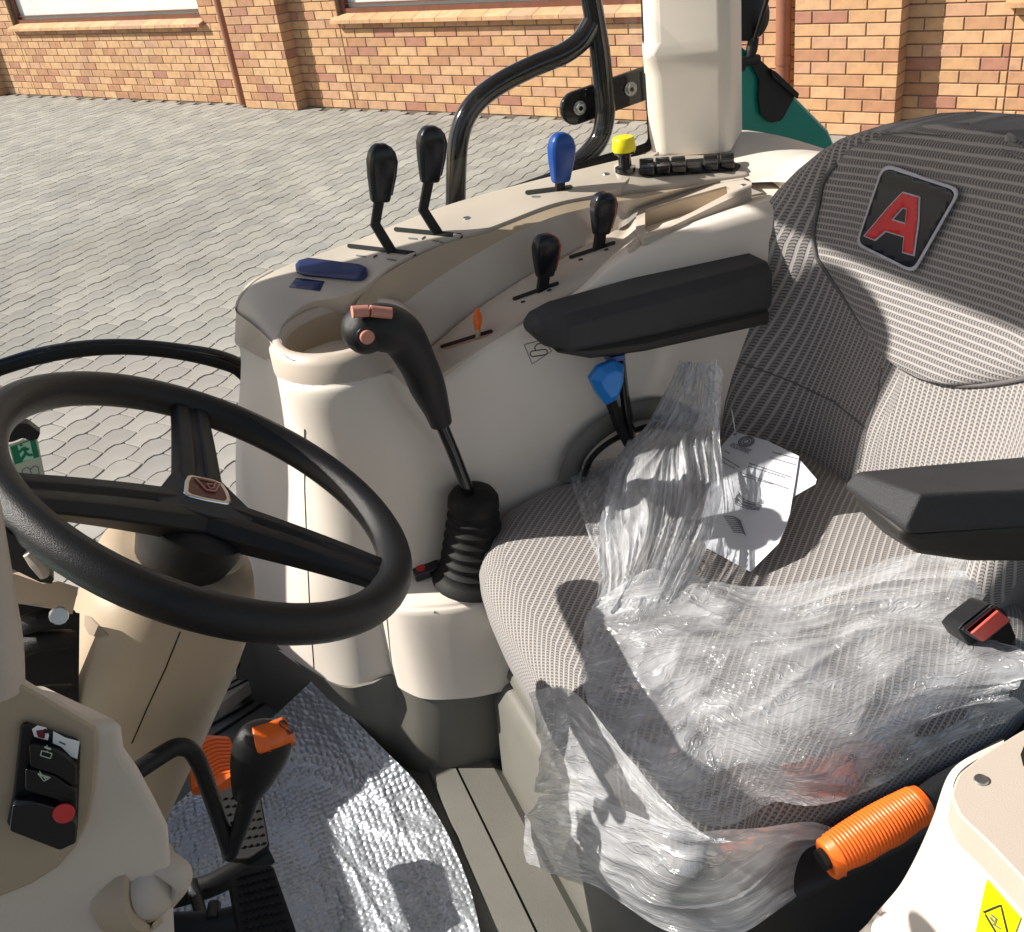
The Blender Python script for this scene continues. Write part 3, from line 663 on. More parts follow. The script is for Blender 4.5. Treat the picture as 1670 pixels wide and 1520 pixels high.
# sloping band and inner riser between the two levels
B1 = [P(x, y, y=1.327) for x, y in ((640, 432), (721, 392), (795, 372), (895, 334), (963, 319), (1120, 299), (1222, 286))]
B1 = [P(562, 540, z=-.53), P(590, 480, z=-.50)] + [p + Vector((0, -.001, -.006)) for p in B1]
B2 = [P(600, 560, y=1.265), P(620, 525, y=1.29)] + [P(x, y, y=1.312) for x, y in ((644, 506), (721, 449), (811, 395), (895, 356), (963, 338), (1010, 328), (1044, 323), (1105, 309), (1162, 297), (1213, 289.5))]
B3 = [P(640, 600, y=1.24), P(672, 572, y=1.27)] + [P(x, y, y=1.292) for x, y in ((740, 527), (775, 503), (862, 446), (915, 419), (963, 392), (1010, 363))] + [P(x, y, z=-.478 + (x - 1035) * .0001) for x, y in ((1040, 340), (1105, 317), (1162, 300), (1213, 292))]
rails('riser_band', [B1, B2], TAN, con, nu=50, nv=2, sm=60)
ris = rails('riser', [B2, B3, [q + Vector((.004, -.004, -.035 if q.x < .62 else -.002)) for q in B3]], BEIGE, con, nu=50, nv=2, sm=60)
# lower panel
L1 = [P(640, 590, y=1.250), P(690, 572, y=1.268), P(720, 550, y=1.278)] + [P(x, y, y=1.285) for x, y in ((775, 505), (862, 448), (915, 421), (963, 394), (1000, 376))] + [P(1022, 364, z=-.487), P(1037, 351, z=-.4805), P(1050, 342, z=-.4795)]
L2 = [P(640, 640, y=1.205), P(690, 634, y=1.213), P(720, 612, y=1.217)] + [P(x, y, y=1.216) for x, y in ((800, 556), (879, 507), (930, 478), (963, 458))] + [P(1008, 430, z=-.503), P(1024, 414, z=-.492), P(1036, 398, z=-.482), P(1052, 389, z=-.4798)]
low = rails('lower_panel', [L1, L2], BEIGE, con, nu=60, nv=4, sm=60); solid(low, .012); bev(low, .003, 2, 50)
# tray: raised rim with a sunk pocket
tr_out = [(1044, 339), (1105, 318), (1162, 301), (1213, 293), (1226, 297), (1226, 304), (1205, 317), (1150, 343), (1100, 367), (1058, 387), (1046, 391), (1037, 378), (1037, 352)]
tr_in = [(1052, 342), (1105, 325), (1162, 309), (1185, 303), (1190, 306), (1185, 316), (1130, 345), (1092, 363), (1058, 379), (1052, 374)]
zt = lambda x: -.478 + (x - 1035) * .00010
tray = thing('storage_tray', '', '', P(1120, 340, z=-.47)); del tray['label'], tray['category']; tray.parent = con; tray.location = LOC[tray.name] - LOC[con.name]
lo2 = [v.to_2d() for v in rpoly([Vector((*p, 0)) for p in tr_out], .35, 4)]; li2 = [v.to_2d() for v in rpoly([Vector((*p, 0)) for p in tr_in], .2, 3)]
dl = geometry.delaunay_2d_cdt(lo2 + li2, [(k, (k + 1) % len(lo2)) for k in range(len(lo2))] + [(len(lo2) + k, len(lo2) + (k + 1) % len(li2)) for k in range(len(li2))], [], 1, 1e-4)
def inpoly(c_, lp):
    k = False
    for i_ in range(len(lp)):
        a_, b_ = lp[i_ - 1], lp[i_]
        if (a_.y > c_.y) != (b_.y > c_.y) and c_.x < (b_.x - a_.x) * (c_.y - a_.y) / (b_.y - a_.y) + a_.x: k = not k
    return k
tz = lambda q: P(q.x, q.y, z=zt(q.x))
rimV = [tz(q) for q in dl[0]]; rimF = [tuple(f) for f in dl[2] if not inpoly(sum((dl[0][k] for k in f), Vector((0, 0))) / 3, li2) and inpoly(sum((dl[0][k] for k in f), Vector((0, 0))) / 3, lo2)]
OL = [tz(q) for q in lo2]; IL = [tz(q) for q in li2]; dnv = lambda L_, d_: [p + Vector((0, 0, -d_)) for p in L_]
rim = mk('rim', *join((rimV, rimF), sections([OL, dnv(OL, .020)], cap=False), sections([IL, dnv(IL, .003)], cap=False)), BEIGE, tray, 30); bev(rim, .0022, 3, 50)
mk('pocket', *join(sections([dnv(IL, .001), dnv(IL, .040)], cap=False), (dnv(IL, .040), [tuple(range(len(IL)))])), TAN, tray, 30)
p_, n_ = P(1212, 302, z=zt(1212)), Vector((0, 0, 1)); mk('tray_screw', *lathe(p_, n_, [(0, .005), (.0008, .0045), (.0002, .003), (.0002, 0)], 14), STEEL, tray, 30)
# cup holder
cup = thing('cup_holder', '', '', cy0); del cup['label'], cup['category']; cup.parent = con; cup.location = cy0 - LOC[con.name]
mk('rim', *sections([ring(.0205, -.040), ring(.0195, -.012), ring(.012, -.002), ring(.004, 0), ring(.0, -.004), ring(-.003, -.014)], cap=False), BEIGE, cup, 60)
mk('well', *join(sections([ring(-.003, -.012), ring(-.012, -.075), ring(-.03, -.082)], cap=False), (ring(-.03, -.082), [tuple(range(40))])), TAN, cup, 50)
# lever base block with its ledge at the foot of the shell
def lb(y, z, d=0): return None
lo = [(.152, 1.200), (.160, 1.180), (.180, 1.150), (.215, 1.128), (.27, 1.108), (.36, 1.098), (.50, 1.09), (1.1, 1.09)]
def lrail(g, z, up_=0): return [(x, y + g, z) for x, y in lo]
base = rails('lever_base', [[(x, 1.235, -.868) for x, y in lo], [(x, max(y + .02, 1.11), -.893) for x, y in lo], lrail(.006, -.902), lrail(0, -.912), lrail(-.004, -.98), lrail(-.006, -1.068)], WHITE, con, nv=3, smooth_v=True, even=False, sm=70)
seam([(684, 921), (745, 884), (790, 862)], base, 'seam', BEIGE, .0012)
seam([(629, 990), (636, 1060), (642, 1108)], base, 'seam', BEIGE, .0012)
# slots
for k, (a, b, wd, ob) in enumerate([((570, 402), (675, 414), 7, up), ((646, 375), (751, 385), 7, up), ((860, 315), (930, 306), 7, up), ((839, 488), (909, 463), 6, low), ((931, 420), (1001, 397), 6, low), ((721, 566), (801, 541), 6, low)]):
    decal('slot', capsule(a, b, wd), ob, DARK, con, off=.0012)
decal('slot_mark', capsule((724, 569), (797, 546), 3), low, SALMON, con, off=.001)
decal('panel_button', [(484, 437), (490, 430), (505, 426), (590, 436), (600, 441), (600, 451), (592, 459), (580, 460), (497, 452), (485, 447)], up, NAVY, con, off=.004, thick=.004)
decal('panel_button', [(484, 454), (529, 460), (522, 475), (472, 469)], up, NAVY, con, off=.001, thick=.001)
for pts in [((582, 417), (596, 419)), ((632, 423), (646, 425)), ((667, 389), (680, 390)), ((707, 393), (722, 395)), ((868, 321), (880, 321))]:
    decal('slot_print', capsule(*pts, 2.5), up, PRINTG, con, off=.0006, step=4)
for c in [(612, 420), (691, 390)]: decal('slot_print', capsule((c[0] - 2, c[1]), (c[0] + 2, c[1] - 3), 3), up, PRINT, con, off=.0006, step=4)
for c in [(896, 474), (853, 493), (989, 408), (947, 424)]: decal('slot_print', capsule((c[0] - 2, c[1]), (c[0] + 2, c[1] - 1), 3.5), low, PRINT, con, off=.0006, step=4)
for (x, y), ob in (((761, 356), up), ((988, 284), up), ((1010, 417), low), ((1213, 270), strip)):
    p, nrm = hit(x, y, ob); mk('panel_screw', *lathe(p + nrm * .0004, nrm, [(0, .0055), (.0008, .005), (.0002, .0035), (.0002, 0)], 14), STEEL, con, 30)
# rocker switches on the strip
decal('switch_recess', capsule((1054, 278), (1196, 268), 25), strip, DARK, con, off=.0012, step=6)
for k, (x, y) in enumerate(((1055, 279), (1081, 277), (1106.5, 275.5), (1132, 275), (1159, 272), (1186, 270))):
    p, nrm = hit(x, y, strip); rd = (P(1190, 268, z=-.45) - P(1050, 277, z=-.45)).normalized(); cr = (P(x, y + 12, z=p.z) - P(x, y - 12, z=p.z)).normalized(); h = .006
    pf = ((-.0165, -.002), (-.0165, .012), (-.0135, .0165), (-.006, .0155), (0, .010), (.010, .011), (.0165, .009), (.0165, -.002)) if k != 3 else ((-.0165, -.002), (-.0165, h), (.0165, h), (.0165, -.002))
    sec = lambda s: [p + rd * s + cr * c_ + Vector((0, 0, z_)) for c_, z_ in pf]
    o = mk('rocker_switch', *sections([sec(-.0108), sec(.0108)]), BLACKG if k != 3 else BLACKP, con, 35); bev(o, .0022, 3, 25)
# diamond sticker on the inner wall
dia = [(873, 558), (893, 553), (921, 566), (868, 594)]
dia = [(855, 562), (884, 554), (900, 572), (868, 594)]
def outline(px, wd): 
    n_ = len(px); c = sum((Vector(p) for p in px), Vector((0, 0))) / n_
    return [tuple(c + (Vector(p) - c) * (1 - wd / (Vector(p) - c).length)) for p in px]
seam(dia + [dia[0]], shell, 'sticker_line', PRINTG, .0007)
seam(capsule((869, 577), (888, 574), 9) + [capsule((869, 577), (888, 574), 9)[0]], shell, 'sticker_line', PRINT, .0008)
seam([(873, 571), (872, 566), (876, 561), (882, 560)], shell, 'sticker_line', PRINT, .0008)
# light corner of a label just under the lower panel

# ------------------------------------------------------------------ levers
def vert_on(px, py, base):
    v = ray(px, py); t = (v.x * base.x + v.y * base.y) / (v.x ** 2 + v.y ** 2); return v * t
SQ = [(-1, -.55), (-.8, -.9), (0, -1), (.8, -.9), (1, -.55), (1, .55), (.8, .9), (0, 1), (-.8, .9), (-1, .55)]
def knob_geo(p0, p1, wd, dp, ux):
    ax = (p1 - p0); L = ax.length; ax.normalize(); u = (ux - ax * ux.dot(ax)).normalized(); v = ax.cross(u)
    prof = [(0, .62, .55, 0), (.04, .70, .62, 0), (.12, .74, .70, 0), (.45, .93, .92, .02), (.70, 1, 1, .02), (.86, .86, .9, -.02), (.95, .62, .68, -.05), (1., .32, .4, -.08)]
    return [[p0 + ax * (t * L) + u * (wd / 2 * (a * s + sh)) + v * (dp / 2 * b * s2) for s, s2 in SQ] for t, a, b, sh in prof]
SID = (P(1000, 500, z=-.5) - P(900, 500, z=-.5)).normalized()   # across the picture
def lever(name, label, ob, pts, top, wd, body_m, face_m, group, dp=.026, rodw=.0075):
    b0, _ = hit(*pts[0], ob); t = thing(name, label, 'lever', b0, group)
    P3 = [b0 - Vector((0, 0, .004))] + [vert_on(x, y, b0) for x, y in pts[1:]]
    mk('rod', *tube(P3, rodw, 8, curve=1, up=Vector((1, 0, 0)), sq=.55, power=5), BLACKP, t, 30)
    p1 = vert_on(*top, b0); S_ = knob_geo(P3[-1] - Vector((0, 0, .006)), p1, wd, dp, Vector((1, .1, 0)))
    k = mk('knob', *sections(S_), body_m, t, 55); bev(k, .0035, 3, 20)
    if face_m:
        ins = []
        for s in S_[2:]:
            c = sum(s, Vector()) / len(s); ins.append([c + (q - c) * 1.09 for q in s[4:7]] + [c + (q - c) * .8 for q in s[4:7]][::-1])
        q = mk('knob_insert', *sections(ins), face_m, k, 50)
    return t
G1 = 'tall levers on the upper panel'
lever('control_lever', 'tall black knob lever nearest the cup holder, navy face, cranked black rod', up, [(640, 409), (612, 366), (619, 322)], (622, 234), .0385, KNOB, NAVY, G1)
lever('control_lever', 'tall black knob lever standing second along the upper panel, highest of the black knobs', up, [(716, 380), (690, 342), (700, 290)], (703, 205), .0385, KNOB, NAVY, G1)
lever('control_lever', 'bright blue flat knob lever on the upper panel below the grab rail', up, [(912, 310), (914, 290)], (916, 216), .040, BLUE, None, G1)
G2 = 'short levers on the lower panel'
lever('control_lever', 'short black knob lever with orange edge, nearer the driver armrest tip', low, [(883, 472), (888, 444)], (890, 381), .037, KNOB, ORRED, G2, rodw=.0085)
lever('control_lever', 'short black knob lever with orange edge, in front of the storage tray', low, [(975, 404), (980, 375)], (985, 313), .036, KNOB, ORRED, G2, rodw=.0085)
b0, _ = hit(780, 549, low); t = thing('small_lever', 'tiny orange lever in the foremost slot of the lower panel', 'lever', b0)
mk('rod', *tube([b0, vert_on(779, 533, b0)], .006, 8, curve=1, sq=.5), TAN, t)
mk('knob', *tube([vert_on(779, 536, b0), vert_on(779, 520, b0), vert_on(778, 510, b0), vert_on(779, 503, b0)], [.006, .0095, .006, .004], 10, curve=4, sq=.6), ORANGE, t)

# yellow push knob
b0, nb = hit(1020, 279, strip); up_ = Vector((0, 0, 1)); H = (vert_on(1017, 222, b0) - b0).length
t = thing('push_knob', 'black pull knob with a bright yellow cap beside the row of rocker switches', 'knob', b0)
mk('stem', *lathe(b0, up_, [(0, .0155), (.006, .0155), (.008, .010), (H * .45, .009), (H * .52, .0155), (H * .6, .017)], 24), BLACKG, t)
mk('cap', *lathe(b0, up_, [(H * .58, .0165), (H * .62, .0178), (H * .93, .0165), (H * .98, .0145), (H, .0)], 28), YELLOW, t)

# joystick with bellows boot
bb = Vector((.292, 1.150, -.888))
joy = thing('joystick', 'black pistol grip gear lever with orange top buttons on a ribbed rubber boot', 'gear lever', bb)
J = lambda x, y, yy: P(x, y, y=yy)
gp_ = [J(596, 538, 1.10), J(625, 534, 1.10), J(655, 548, 1.105), J(680, 590, 1.11), (J(697, 630, 1.115)), J(712, 668, 1.12), J(719, 690, 1.122)]
o = mk('grip', *tube(gp_, [.026, .029, .027, .0235, .0225, .017, .0145], 20, curve=6), BLACKP, joy, 80)
hd = J(596, 538, 1.10); sp_ = []
for i in range(9):
    a = math.pi * i / 8; sp_.append((-.028 * math.cos(a), .0285 * math.sin(a) + 1e-4))
mk('grip_head', *lathe(hd, (0, 1, .1), sp_, 24), BLACKP, joy, 80)
mk('rod', *tube([J(717, 685, 1.122), J(740, 740, 1.13), J(775, 830, 1.145)], .0085, 14, curve=1), BLACKG, joy)
hx = (J(640, 512, 1.10) - J(570, 510, 1.10)).normalized()
btn = join(*[tube([J(x0, 507 + abs(x0 - 600) * .06, 1.082 + k * .012), J(x1, 507 + abs(x1 - 600) * .10, 1.082 + k * .012)], .0075, 8, curve=1, sq=.8) for k in range(3) for x0, x1 in ((574, 600), (604, 638))])
o = mk('top_button', *btn, SALMON, joy, 60)
mk('side_button', *lathe(J(598, 549, 1.0745), (0, -1, 0), [(-.004, .0085), (.003, .0085), (.004, .0075), (.0042, 0)], 20), SALMON, joy)
mk('button_ring', *lathe(J(598, 549, 1.076), (0, -1, 0), [(-.004, .0125), (.0015, .0122), (.0015, .009)], 20), KNOB, joy)
prof = [(0, .060), (.006, .059), (.012, .052)]
for i in range(6):
    z = .020 + i * .0165; r_ = .0475 - i * .0024; prof += [(z, r_), (z + .005, r_ + .0015), (z + .009, r_ - .0045), (z + .0125, r_ - .005)]
prof += [(.122, .036), (.136, .035), (.145, .029), (.149, .016), (.146, .010)]
ax = (J(772, 815, 1.145) - bb).normalized()
mk('boot', *lathe(bb, ax, prof, 32), RUBBER, joy, 50)
# red buckle-like button on the ledge
p0, n0 = hit(697, 935, base)
sw = thing('ledge_switch', 'small black switch with a red dot on the ledge left of the rubber boot', 'switch', p0)
ux_ = (P(722, 928, z=p0.z) - P(675, 942, z=p0.z)).normalized(); vy = n0.cross(ux_).normalized()
o = mk('housing', *prism([p0 + ux_ * a + vy * b for a, b in ((-.020, -.011), (.015, -.011), (.020, -.006), (.020, .006), (.015, .011), (-.020, .011))], n0 * .016), BLACKG, sw, 30); bev(o, .002)
mk('button', *lathe(p0 + n0 * .0155 - ux_ * .008, n0, [(0, .007), (.002, .0065), (.002, 0)], 16), RED, sw)

# hand throttle with blue knob beside the seat, on a curved quadrant
th = thing('hand_throttle', 'blue knobbed hand lever beside the seat on a curved dark quadrant', 'lever', P(1022, 712, y=1.165))
q = [P(x, y, y=1.178) for x, y in ((925, 785), (940, 742), (970, 708), (1010, 682), (1050, 668), (1090, 668), (1130, 690))]
mk('quadrant', *tube(q, .017, 12, curve=6, sq=.35, up=Vector((0, 0, 1))), DGREY, th)
q = [P(x, y, y=1.166) for x, y in ((950, 790), (962, 752), (990, 724), (1030, 704), (1070, 694), (1110, 700))]
mk('quadrant_scale', *tube(q, .010, 10, curve=6, sq=.4), BLACKP, th)
mk('arm', *tube([P(1012, 570, y=1.165), P(1018, 640, y=1.16), P(1030, 718, y=1.16)], [.008, .010, .011], 10, curve=1, sq=.5, power=4), BLACKG, th, 30)
mk('arm', *tube([P(992, 640, y=1.135), P(1008, 690, y=1.145), P(1024, 722, y=1.15)], [.010, .009, .008], 10, curve=1, sq=.6, power=4), BLACKP, th, 30)
def facet(c, px, dpt):
    cN = Vector((0, -1, .15)).normalized(); o_ = [P(x, y, y=c) for x, y in px]; m_ = sum(o_, Vector()) / len(o_)
    return sections([[m_ + (p - m_) * .55 - cN * dpt for p in o_], [p - cN * dpt * .5 for p in o_], [p + cN * dpt * .2 for p in o_], [m_ + (p - m_) * .6 + cN * dpt for p in o_]])
o = mk('knob', *facet(1.13, [(961, 617), (975, 597), (1000, 587), (1016, 594), (1015, 622), (1006, 650), (988, 660), (972, 640)], .016), SKYBLUE, th, 25); bev(o, .0015)
o = mk('knob', *facet(1.155, [(984, 578), (1018, 572), (1018, 586), (992, 590)], .013), BLUE, th, 25)

# ------------------------------------------------------------------ steering wheel and column
WC = Vector((-.0172, .9131, -.5014)); WNn = Vector((.5791, -.0549, .8134)).normalized(); WR = .20
wu = Vector((0, 1, 0)).cross(WNn).normalized(); wv = WNn.cross(wu).normalized()
def WP(px, py, h=0.): return onplane(px, py, WC, WNn) + WNn * h
wh = thing('steering_wheel', 'black three-spoke steering wheel with a chrome framed red emblem', 'steering wheel', WC)
mk('rim', *tube([WC + WR * (math.cos(2 * math.pi * k / 72) * wu + math.sin(2 * math.pi * k / 72) * wv) for k in range(72)], .0182, 20, closed=True, curve=1), BLACKP, wh, 90)
HC = WP(338, 812, -.0)
def spoke(a, b, wa, wb, da=-.018, db=0., bend=0.):
    A, B = a, b; d = (B - A).normalized(); s = WNn.cross(d).normalized(); secs = []
    for i in range(9):
        t = i / 8; c = A.lerp(B, t) + WNn * (da * (1 - t) ** 1.5 + db * t); wd = (wa + (wb - wa) * t ** .8); th_ = .013 + .010 * (1 - t)
        if i == 8: wd *= 1.15
        secs.append([c + s * wd + WNn * -.002, c + s * wd * .75 + WNn * th_ * .45, c + s * wd * .22 + WNn * th_ * .5, c + s * wd * .12 + WNn * th_ * .28, c - s * wd * .12 + WNn * th_ * .28, c - s * wd * .22 + WNn * th_ * .5, c - s * wd * .75 + WNn * th_ * .45, c - s * wd + WNn * -.002, c - s * wd * .7 - WNn * th_, c + s * wd * .7 - WNn * th_])
    return sections(secs)
for (x, y), wa, wb in (((310, 668), .030, .022), ((10, 800), .034, .026), ((650, 945), .034, .024)):
    e = WP(x, y); e = WC + (e - WC).normalized() * (WR - .004)
    o = mk('spoke', *spoke(HC, e, wa, wb), BLACKP, wh, 55); bev(o, .002, 2)
# hub: rounded triangle plate with the dark cone beneath
hubp = [WP(x, y, -.004) for x, y in ((298, 745), (316, 738), (345, 760), (385, 800), (418, 832), (412, 850), (350, 836), (262, 812), (252, 800), (262, 790))]
hubp = rpoly(hubp, .3, 3)
o = mk('hub_cap', *prism(hubp, -WNn * .02), ARM, wh, 35); bev(o, .003, 3)
o = mk('hub', *lathe(HC, -WNn, [(.020, .046), (.028, .056), (.05, .052), (.075, .045), (.082, .036)], 30), BLACKP, wh, 60)
em = [(302, 781), (306, 773), (312, 772), (350, 780), (364, 786), (374, 802), (379, 816), (374, 820), (340, 814), (308, 806), (300, 800)]
E3 = lambda L, h: [WP(x, y, h) for x, y in L]
bad = thing('emblem', '', '', WP(340, 796, 0)); del bad['label'], bad['category']; bad.parent = wh; bad.location = LOC[bad.name] - LOC[wh.name]
er = rpoly(E3(em, -.001), .3, 3); o = mk('frame', *prism(er, -WNn * .006), CHROME, bad, 40); bev(o, .0015, 2)
mm_ = sum(er, Vector()) / len(er)
o = mk('field', *prism([mm_ + (p - mm_) * .80 + WNn * .0005 for p in er], -WNn * .002), mat('maroon enamel', (.10, .012, .01), .3), bad, 0)
def strokes(L, h, r_, m, parent, name='letter'):
    mk(name, *join(*[tube([WP(*a, h + .001), WP(*b, h + .001)], r_ * 1.35, 6, curve=1) for a, b in L]), m, parent)
strokes([((318, 780), (337, 800)), ((337, 800), (351, 802)), ((351, 802), (359, 790)), ((326, 781), (352, 787)), ((337, 790), (347, 791)), ((337, 790), (342, 797)), ((342, 797), (348, 797)), ((348, 797), (351, 788))], -.0002, .0007, SALMON, bad)

col = thing('steering_column', 'tan plastic steering column cover rising from the floor to the wheel', 'steering column', (-.22, .93, FZ))
def csec(c, hw, hd, k=28, sq=2.6, tilt=0.):
    c = Vector(c); out = []
    for i in range(k):
        a = 2 * math.pi * i / k; ca, sa = math.cos(a), math.sin(a)
        ca = math.copysign(abs(ca) ** (2 / sq), ca); sa = math.copysign(abs(sa) ** (2 / sq), sa)
        out.append(c + Vector((hd * ca, hw * sa, tilt * ca * hd)))
    return out
CS = [((-.060, .93, -.565), .062, .050), ((-.064, .93, -.572), .084, .066), ((-.078, .93, -.60), .098, .074), ((-.115, .93, -.66), .100, .074), ((-.165, .93, -.74), .090, .070), ((-.225, .93, -.84), .074, .062), ((-.33, .93, -.98), .066, .060), ((-.44, .93, -1.10), .062, .060)]
cover = mk('cover', *sections([csec(c, a, b, tilt=-.5) for c, a, b in CS]), TAN, col, 60)
mk('collar', *lathe(Vector((-.052, .93, -.572)), (.55, 0, .83), [(0, .05), (.012, .052), (.018, .046), (.02, .03)], 28), BEIGE, col)
mk('shaft', *tube([Vector((-.06, .93, -.575)), HC - WNn * .07], .035, 20, curve=1), BLACKP, col)
seam([(294, 1030), (270, 1090), (242, 1150), (215, 1212)], cover, 'seam', DARK, .0008, col)
p, n_ = hit(150, 1020, cover); decal('notch', [(144, 1003), (154, 1008), (176, 1034), (160, 1039), (146, 1030)], cover, DARK if False else TAN, col, off=.0)
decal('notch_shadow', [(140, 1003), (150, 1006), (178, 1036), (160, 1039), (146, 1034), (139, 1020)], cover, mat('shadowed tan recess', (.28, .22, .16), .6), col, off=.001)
mk('tilt_pin', *tube([hit(298, 938, cover)[0] + Vector((.0, 0, .02)), hit(306, 952, cover)[0] + Vector((.004, 0, 0))], .003, 8, curve=1), STEEL, col)

# shuttle lever on the column: bent rod and black knob with orange button
sh = thing('shuttle_lever', 'black column lever with an orange thumb button, bent rod going down in a V', 'lever', P(378, 1395, y=.80))
rp = [P(205, 1270, y=.74), P(262, 1232, y=.76), P(292, 1218, y=.77), P(318, 1232, y=.775), P(345, 1300, y=.785), P(374, 1385, y=.79)]
mk('rod', *tube(rp, .0085, 12, curve=5), BLACKP, sh)
mk('rod', *tube([P(374, 1395, y=.79), P(395, 1340, y=.78), P(412, 1285, y=.77)], [.008, .009, .011], 12, curve=1), BLACKP, sh)
k0, k1 = P(407, 1302, y=.77), P(432, 1184, y=.76); axk = (k1 - k0); Lk = axk.length; axk.normalize(); uk = (P(490, 1235, y=.76) - P(385, 1235, y=.76)).normalized(); uk = (uk - axk * uk.dot(axk)).normalized(); vk = axk.cross(uk)
secs = []
for t_, a, b, s_ in ((0, .45, .5, -.1), (.08, .55, .6, -.08), (.3, .80, .8, .0), (.55, 1, 1, .06), (.78, 1.0, 1, .06), (.92, .86, .85, .04), (1, .6, .55, .02)):
    secs.append([k0 + axk * (t_ * Lk) + uk * .029 * (a * math.cos(q_) + s_) + vk * .021 * b * math.sin(q_) for q_ in [2 * math.pi * i / 16 for i in range(16)]])
kn = mk('knob', *sections(secs), BLACKP, sh, 50); kn.modifiers.new('smooth', 'SUBSURF').render_levels = 2
decal('thumb_button', [(411, 1193), (466, 1175), (482, 1190), (484, 1203), (425, 1224), (420, 1222)], kn, ORANGE, sh, off=.003, thick=.006, step=8)
decal('button_symbol', capsule((456, 1187), (466, 1194), 9), kn, PRINT, sh, off=.0065, holes=[capsule((457, 1188), (465, 1193), 5)], step=4)

# pedals
def pedal(name, label, px, z, m, studs=True, slope=0.):
    c = sum((P(x, y, z=z) for x, y in px), Vector()) / len(px); t = thing(name, label, 'pedal', c)
    pts = [P(x, y, z=z) for x, y in px]
    pts = [p + Vector((0, 0, -(p.x - c.x) * 0.5)) if False else p for p in pts]
    o = mk('pad', *prism(rpoly(pts, .18, 4), (-.004, 0, -.014)), m, t, 30); bev(o, .002)
    return t, pts, o
t, pp, o = pedal('brake_pedal', 'black studded pedal pad lowest at the bottom of the picture', [(372, 1432), (398, 1413), (445, 1409), (486, 1525), (500, 1570), (400, 1590), (388, 1520)], -1.02, RUBBER)
V = []; 
for i in range(7):
    for j in range(10):
        q_ = P(390, 1432, z=-1.02).lerp(P(440, 1418, z=-1.02), i / 6).lerp(P(405, 1560, z=-1.02).lerp(P(478, 1545, z=-1.02), i / 6), j / 9)
        V.append(lathe(q_, (0, 0, 1), [(0, .0032), (.003, .0022), (.003, 0)], 8))
mk('studs', *join(*V), RUBBER, t, 30)
t, pp, o = pedal('clutch_pedal', 'black studded pedal pad behind the V of the column lever', [(348, 1292), (396, 1279), (424, 1290), (440, 1378), (410, 1398), (376, 1400)], -1.06, RUBBER)
V = []
for i in range(5):
    for j in range(7):
        q_ = P(366, 1303, z=-1.06).lerp(P(414, 1298, z=-1.06), i / 4).lerp(P(386, 1384, z=-1.06).lerp(P(428, 1376, z=-1.06), i / 4), j / 6)
        V.append(lathe(q_, (0, 0, 1), [(0, .0032), (.003, .0022), (.003, 0)], 8))
mk('studs', *join(*V), RUBBER, t, 30)
pa = thing('pedal_arms', 'black curved pedal arms with bolts running to the left under the dash', 'pedal arm', P(330, 1460, z=-1.08))
mk('arm', *tube([P(440, 1390, z=-1.08), P(390, 1420, z=-1.08), P(340, 1445, z=-1.08), P(270, 1465, z=-1.08)], .015, 12, curve=5, sq=.6), BLACKP, pa)
mk('arm', *tube([P(430, 1480, z=-1.06), P(380, 1500, z=-1.06), P(330, 1508, z=-1.06), P(260, 1510, z=-1.06)], .016, 12, curve=5, sq=.6), BLACKP, pa)
mk('link', *tube([P(312, 1440, z=-1.06), P(322, 1470, z=-1.06), P(330, 1500, z=-1.06)], .008, 10, curve=1), BLACKP, pa)
mk('link', *tube([P(350, 1474, z=-1.05), P(346, 1500, z=-1.05)], .008, 10, curve=1), BLACKP, pa)
mk('pin', *lathe(P(314, 1458, z=-1.045), (0, 0, 1), [(0, .004), (.003, .003), (.003, 0)], 10), STEEL, pa)
# orange ribbed throttle pedal
tp = [P(x, y, z=-1.13) for x, y in ((316, 1212), (335, 1198), (372, 1200), (378, 1210), (389, 1258), (352, 1284), (344, 1288), (336, 1262))]
acc = thing('throttle_pedal', 'orange ribbed throttle pedal on the floor left of the bubble foil', 'pedal', sum(tp, Vector()) / len(tp))
o = mk('pad', *prism(rpoly(tp, .25, 4), (0, 0, -.018)), ORANGE, acc, 30); bev(o, .002)
for k in range(10):
    t_ = k / 9; a = P(321 + 18 * t_, 1218 + 62 * t_, z=-1.13); b = P(374 + 10 * t_, 1206 + 52 * t_, z=-1.13); m_ = a.lerp(b, .5); m_ = m_ + (P(345, 1190, z=-1.13) - P(345, 1200, z=-1.13)) * .6
    mk('rib', *tube([a, m_, b], .0028, 8, curve=5), ORANGE, acc)
mk('side', *tube([P(312, 1215, z=-1.15), P(322, 1290, z=-1.15)], .009, 8, curve=1), ORANGE, acc)

# ------------------------------------------------------------------ dash binnacle at the left edge
dsh = thing('dashboard', 'tan dashboard side with a column of rocker switches and round vent', 'dashboard', (-.2, .6, -.5))
D_ = lambda L, y: [P(a, b, y=y) for a, b in L]
outer = [(-60, 1080), (20, 1090), (60, 1118), (110, 1148), (160, 1178), (196, 1178), (208, 1188), (212, 1222), (235, 1255), (262, 1305), (284, 1350), (288, 1400), (292, 1470), (296, 1560), (-60, 1620)]
do = mk('body', *prism(D_(outer, .57), (-.06, .10, -.02)), DASHP, dsh, 35); bev(do, .014, 5, 50)
inner = [(-60, 1100), (22, 1106), (60, 1126), (112, 1157), (158, 1184), (159, 1225), (154, 1290), (145, 1335), (125, 1376), (95, 1410), (50, 1438), (-10, 1462), (-60, 1475)]
di = mk('switch_panel', *prism(D_(inner, .569), (0, -.004, .001)), TAN, dsh, 35); bev(di, .002, 2)
mk('column_tube', *tube([P(-50, 820, y=.62), P(-34, 950, y=.60), P(-24, 1050, y=.58), P(-20, 1120, y=.575)], [.017, .019, .021, .021], 18, curve=4), BEIGE, dsh)
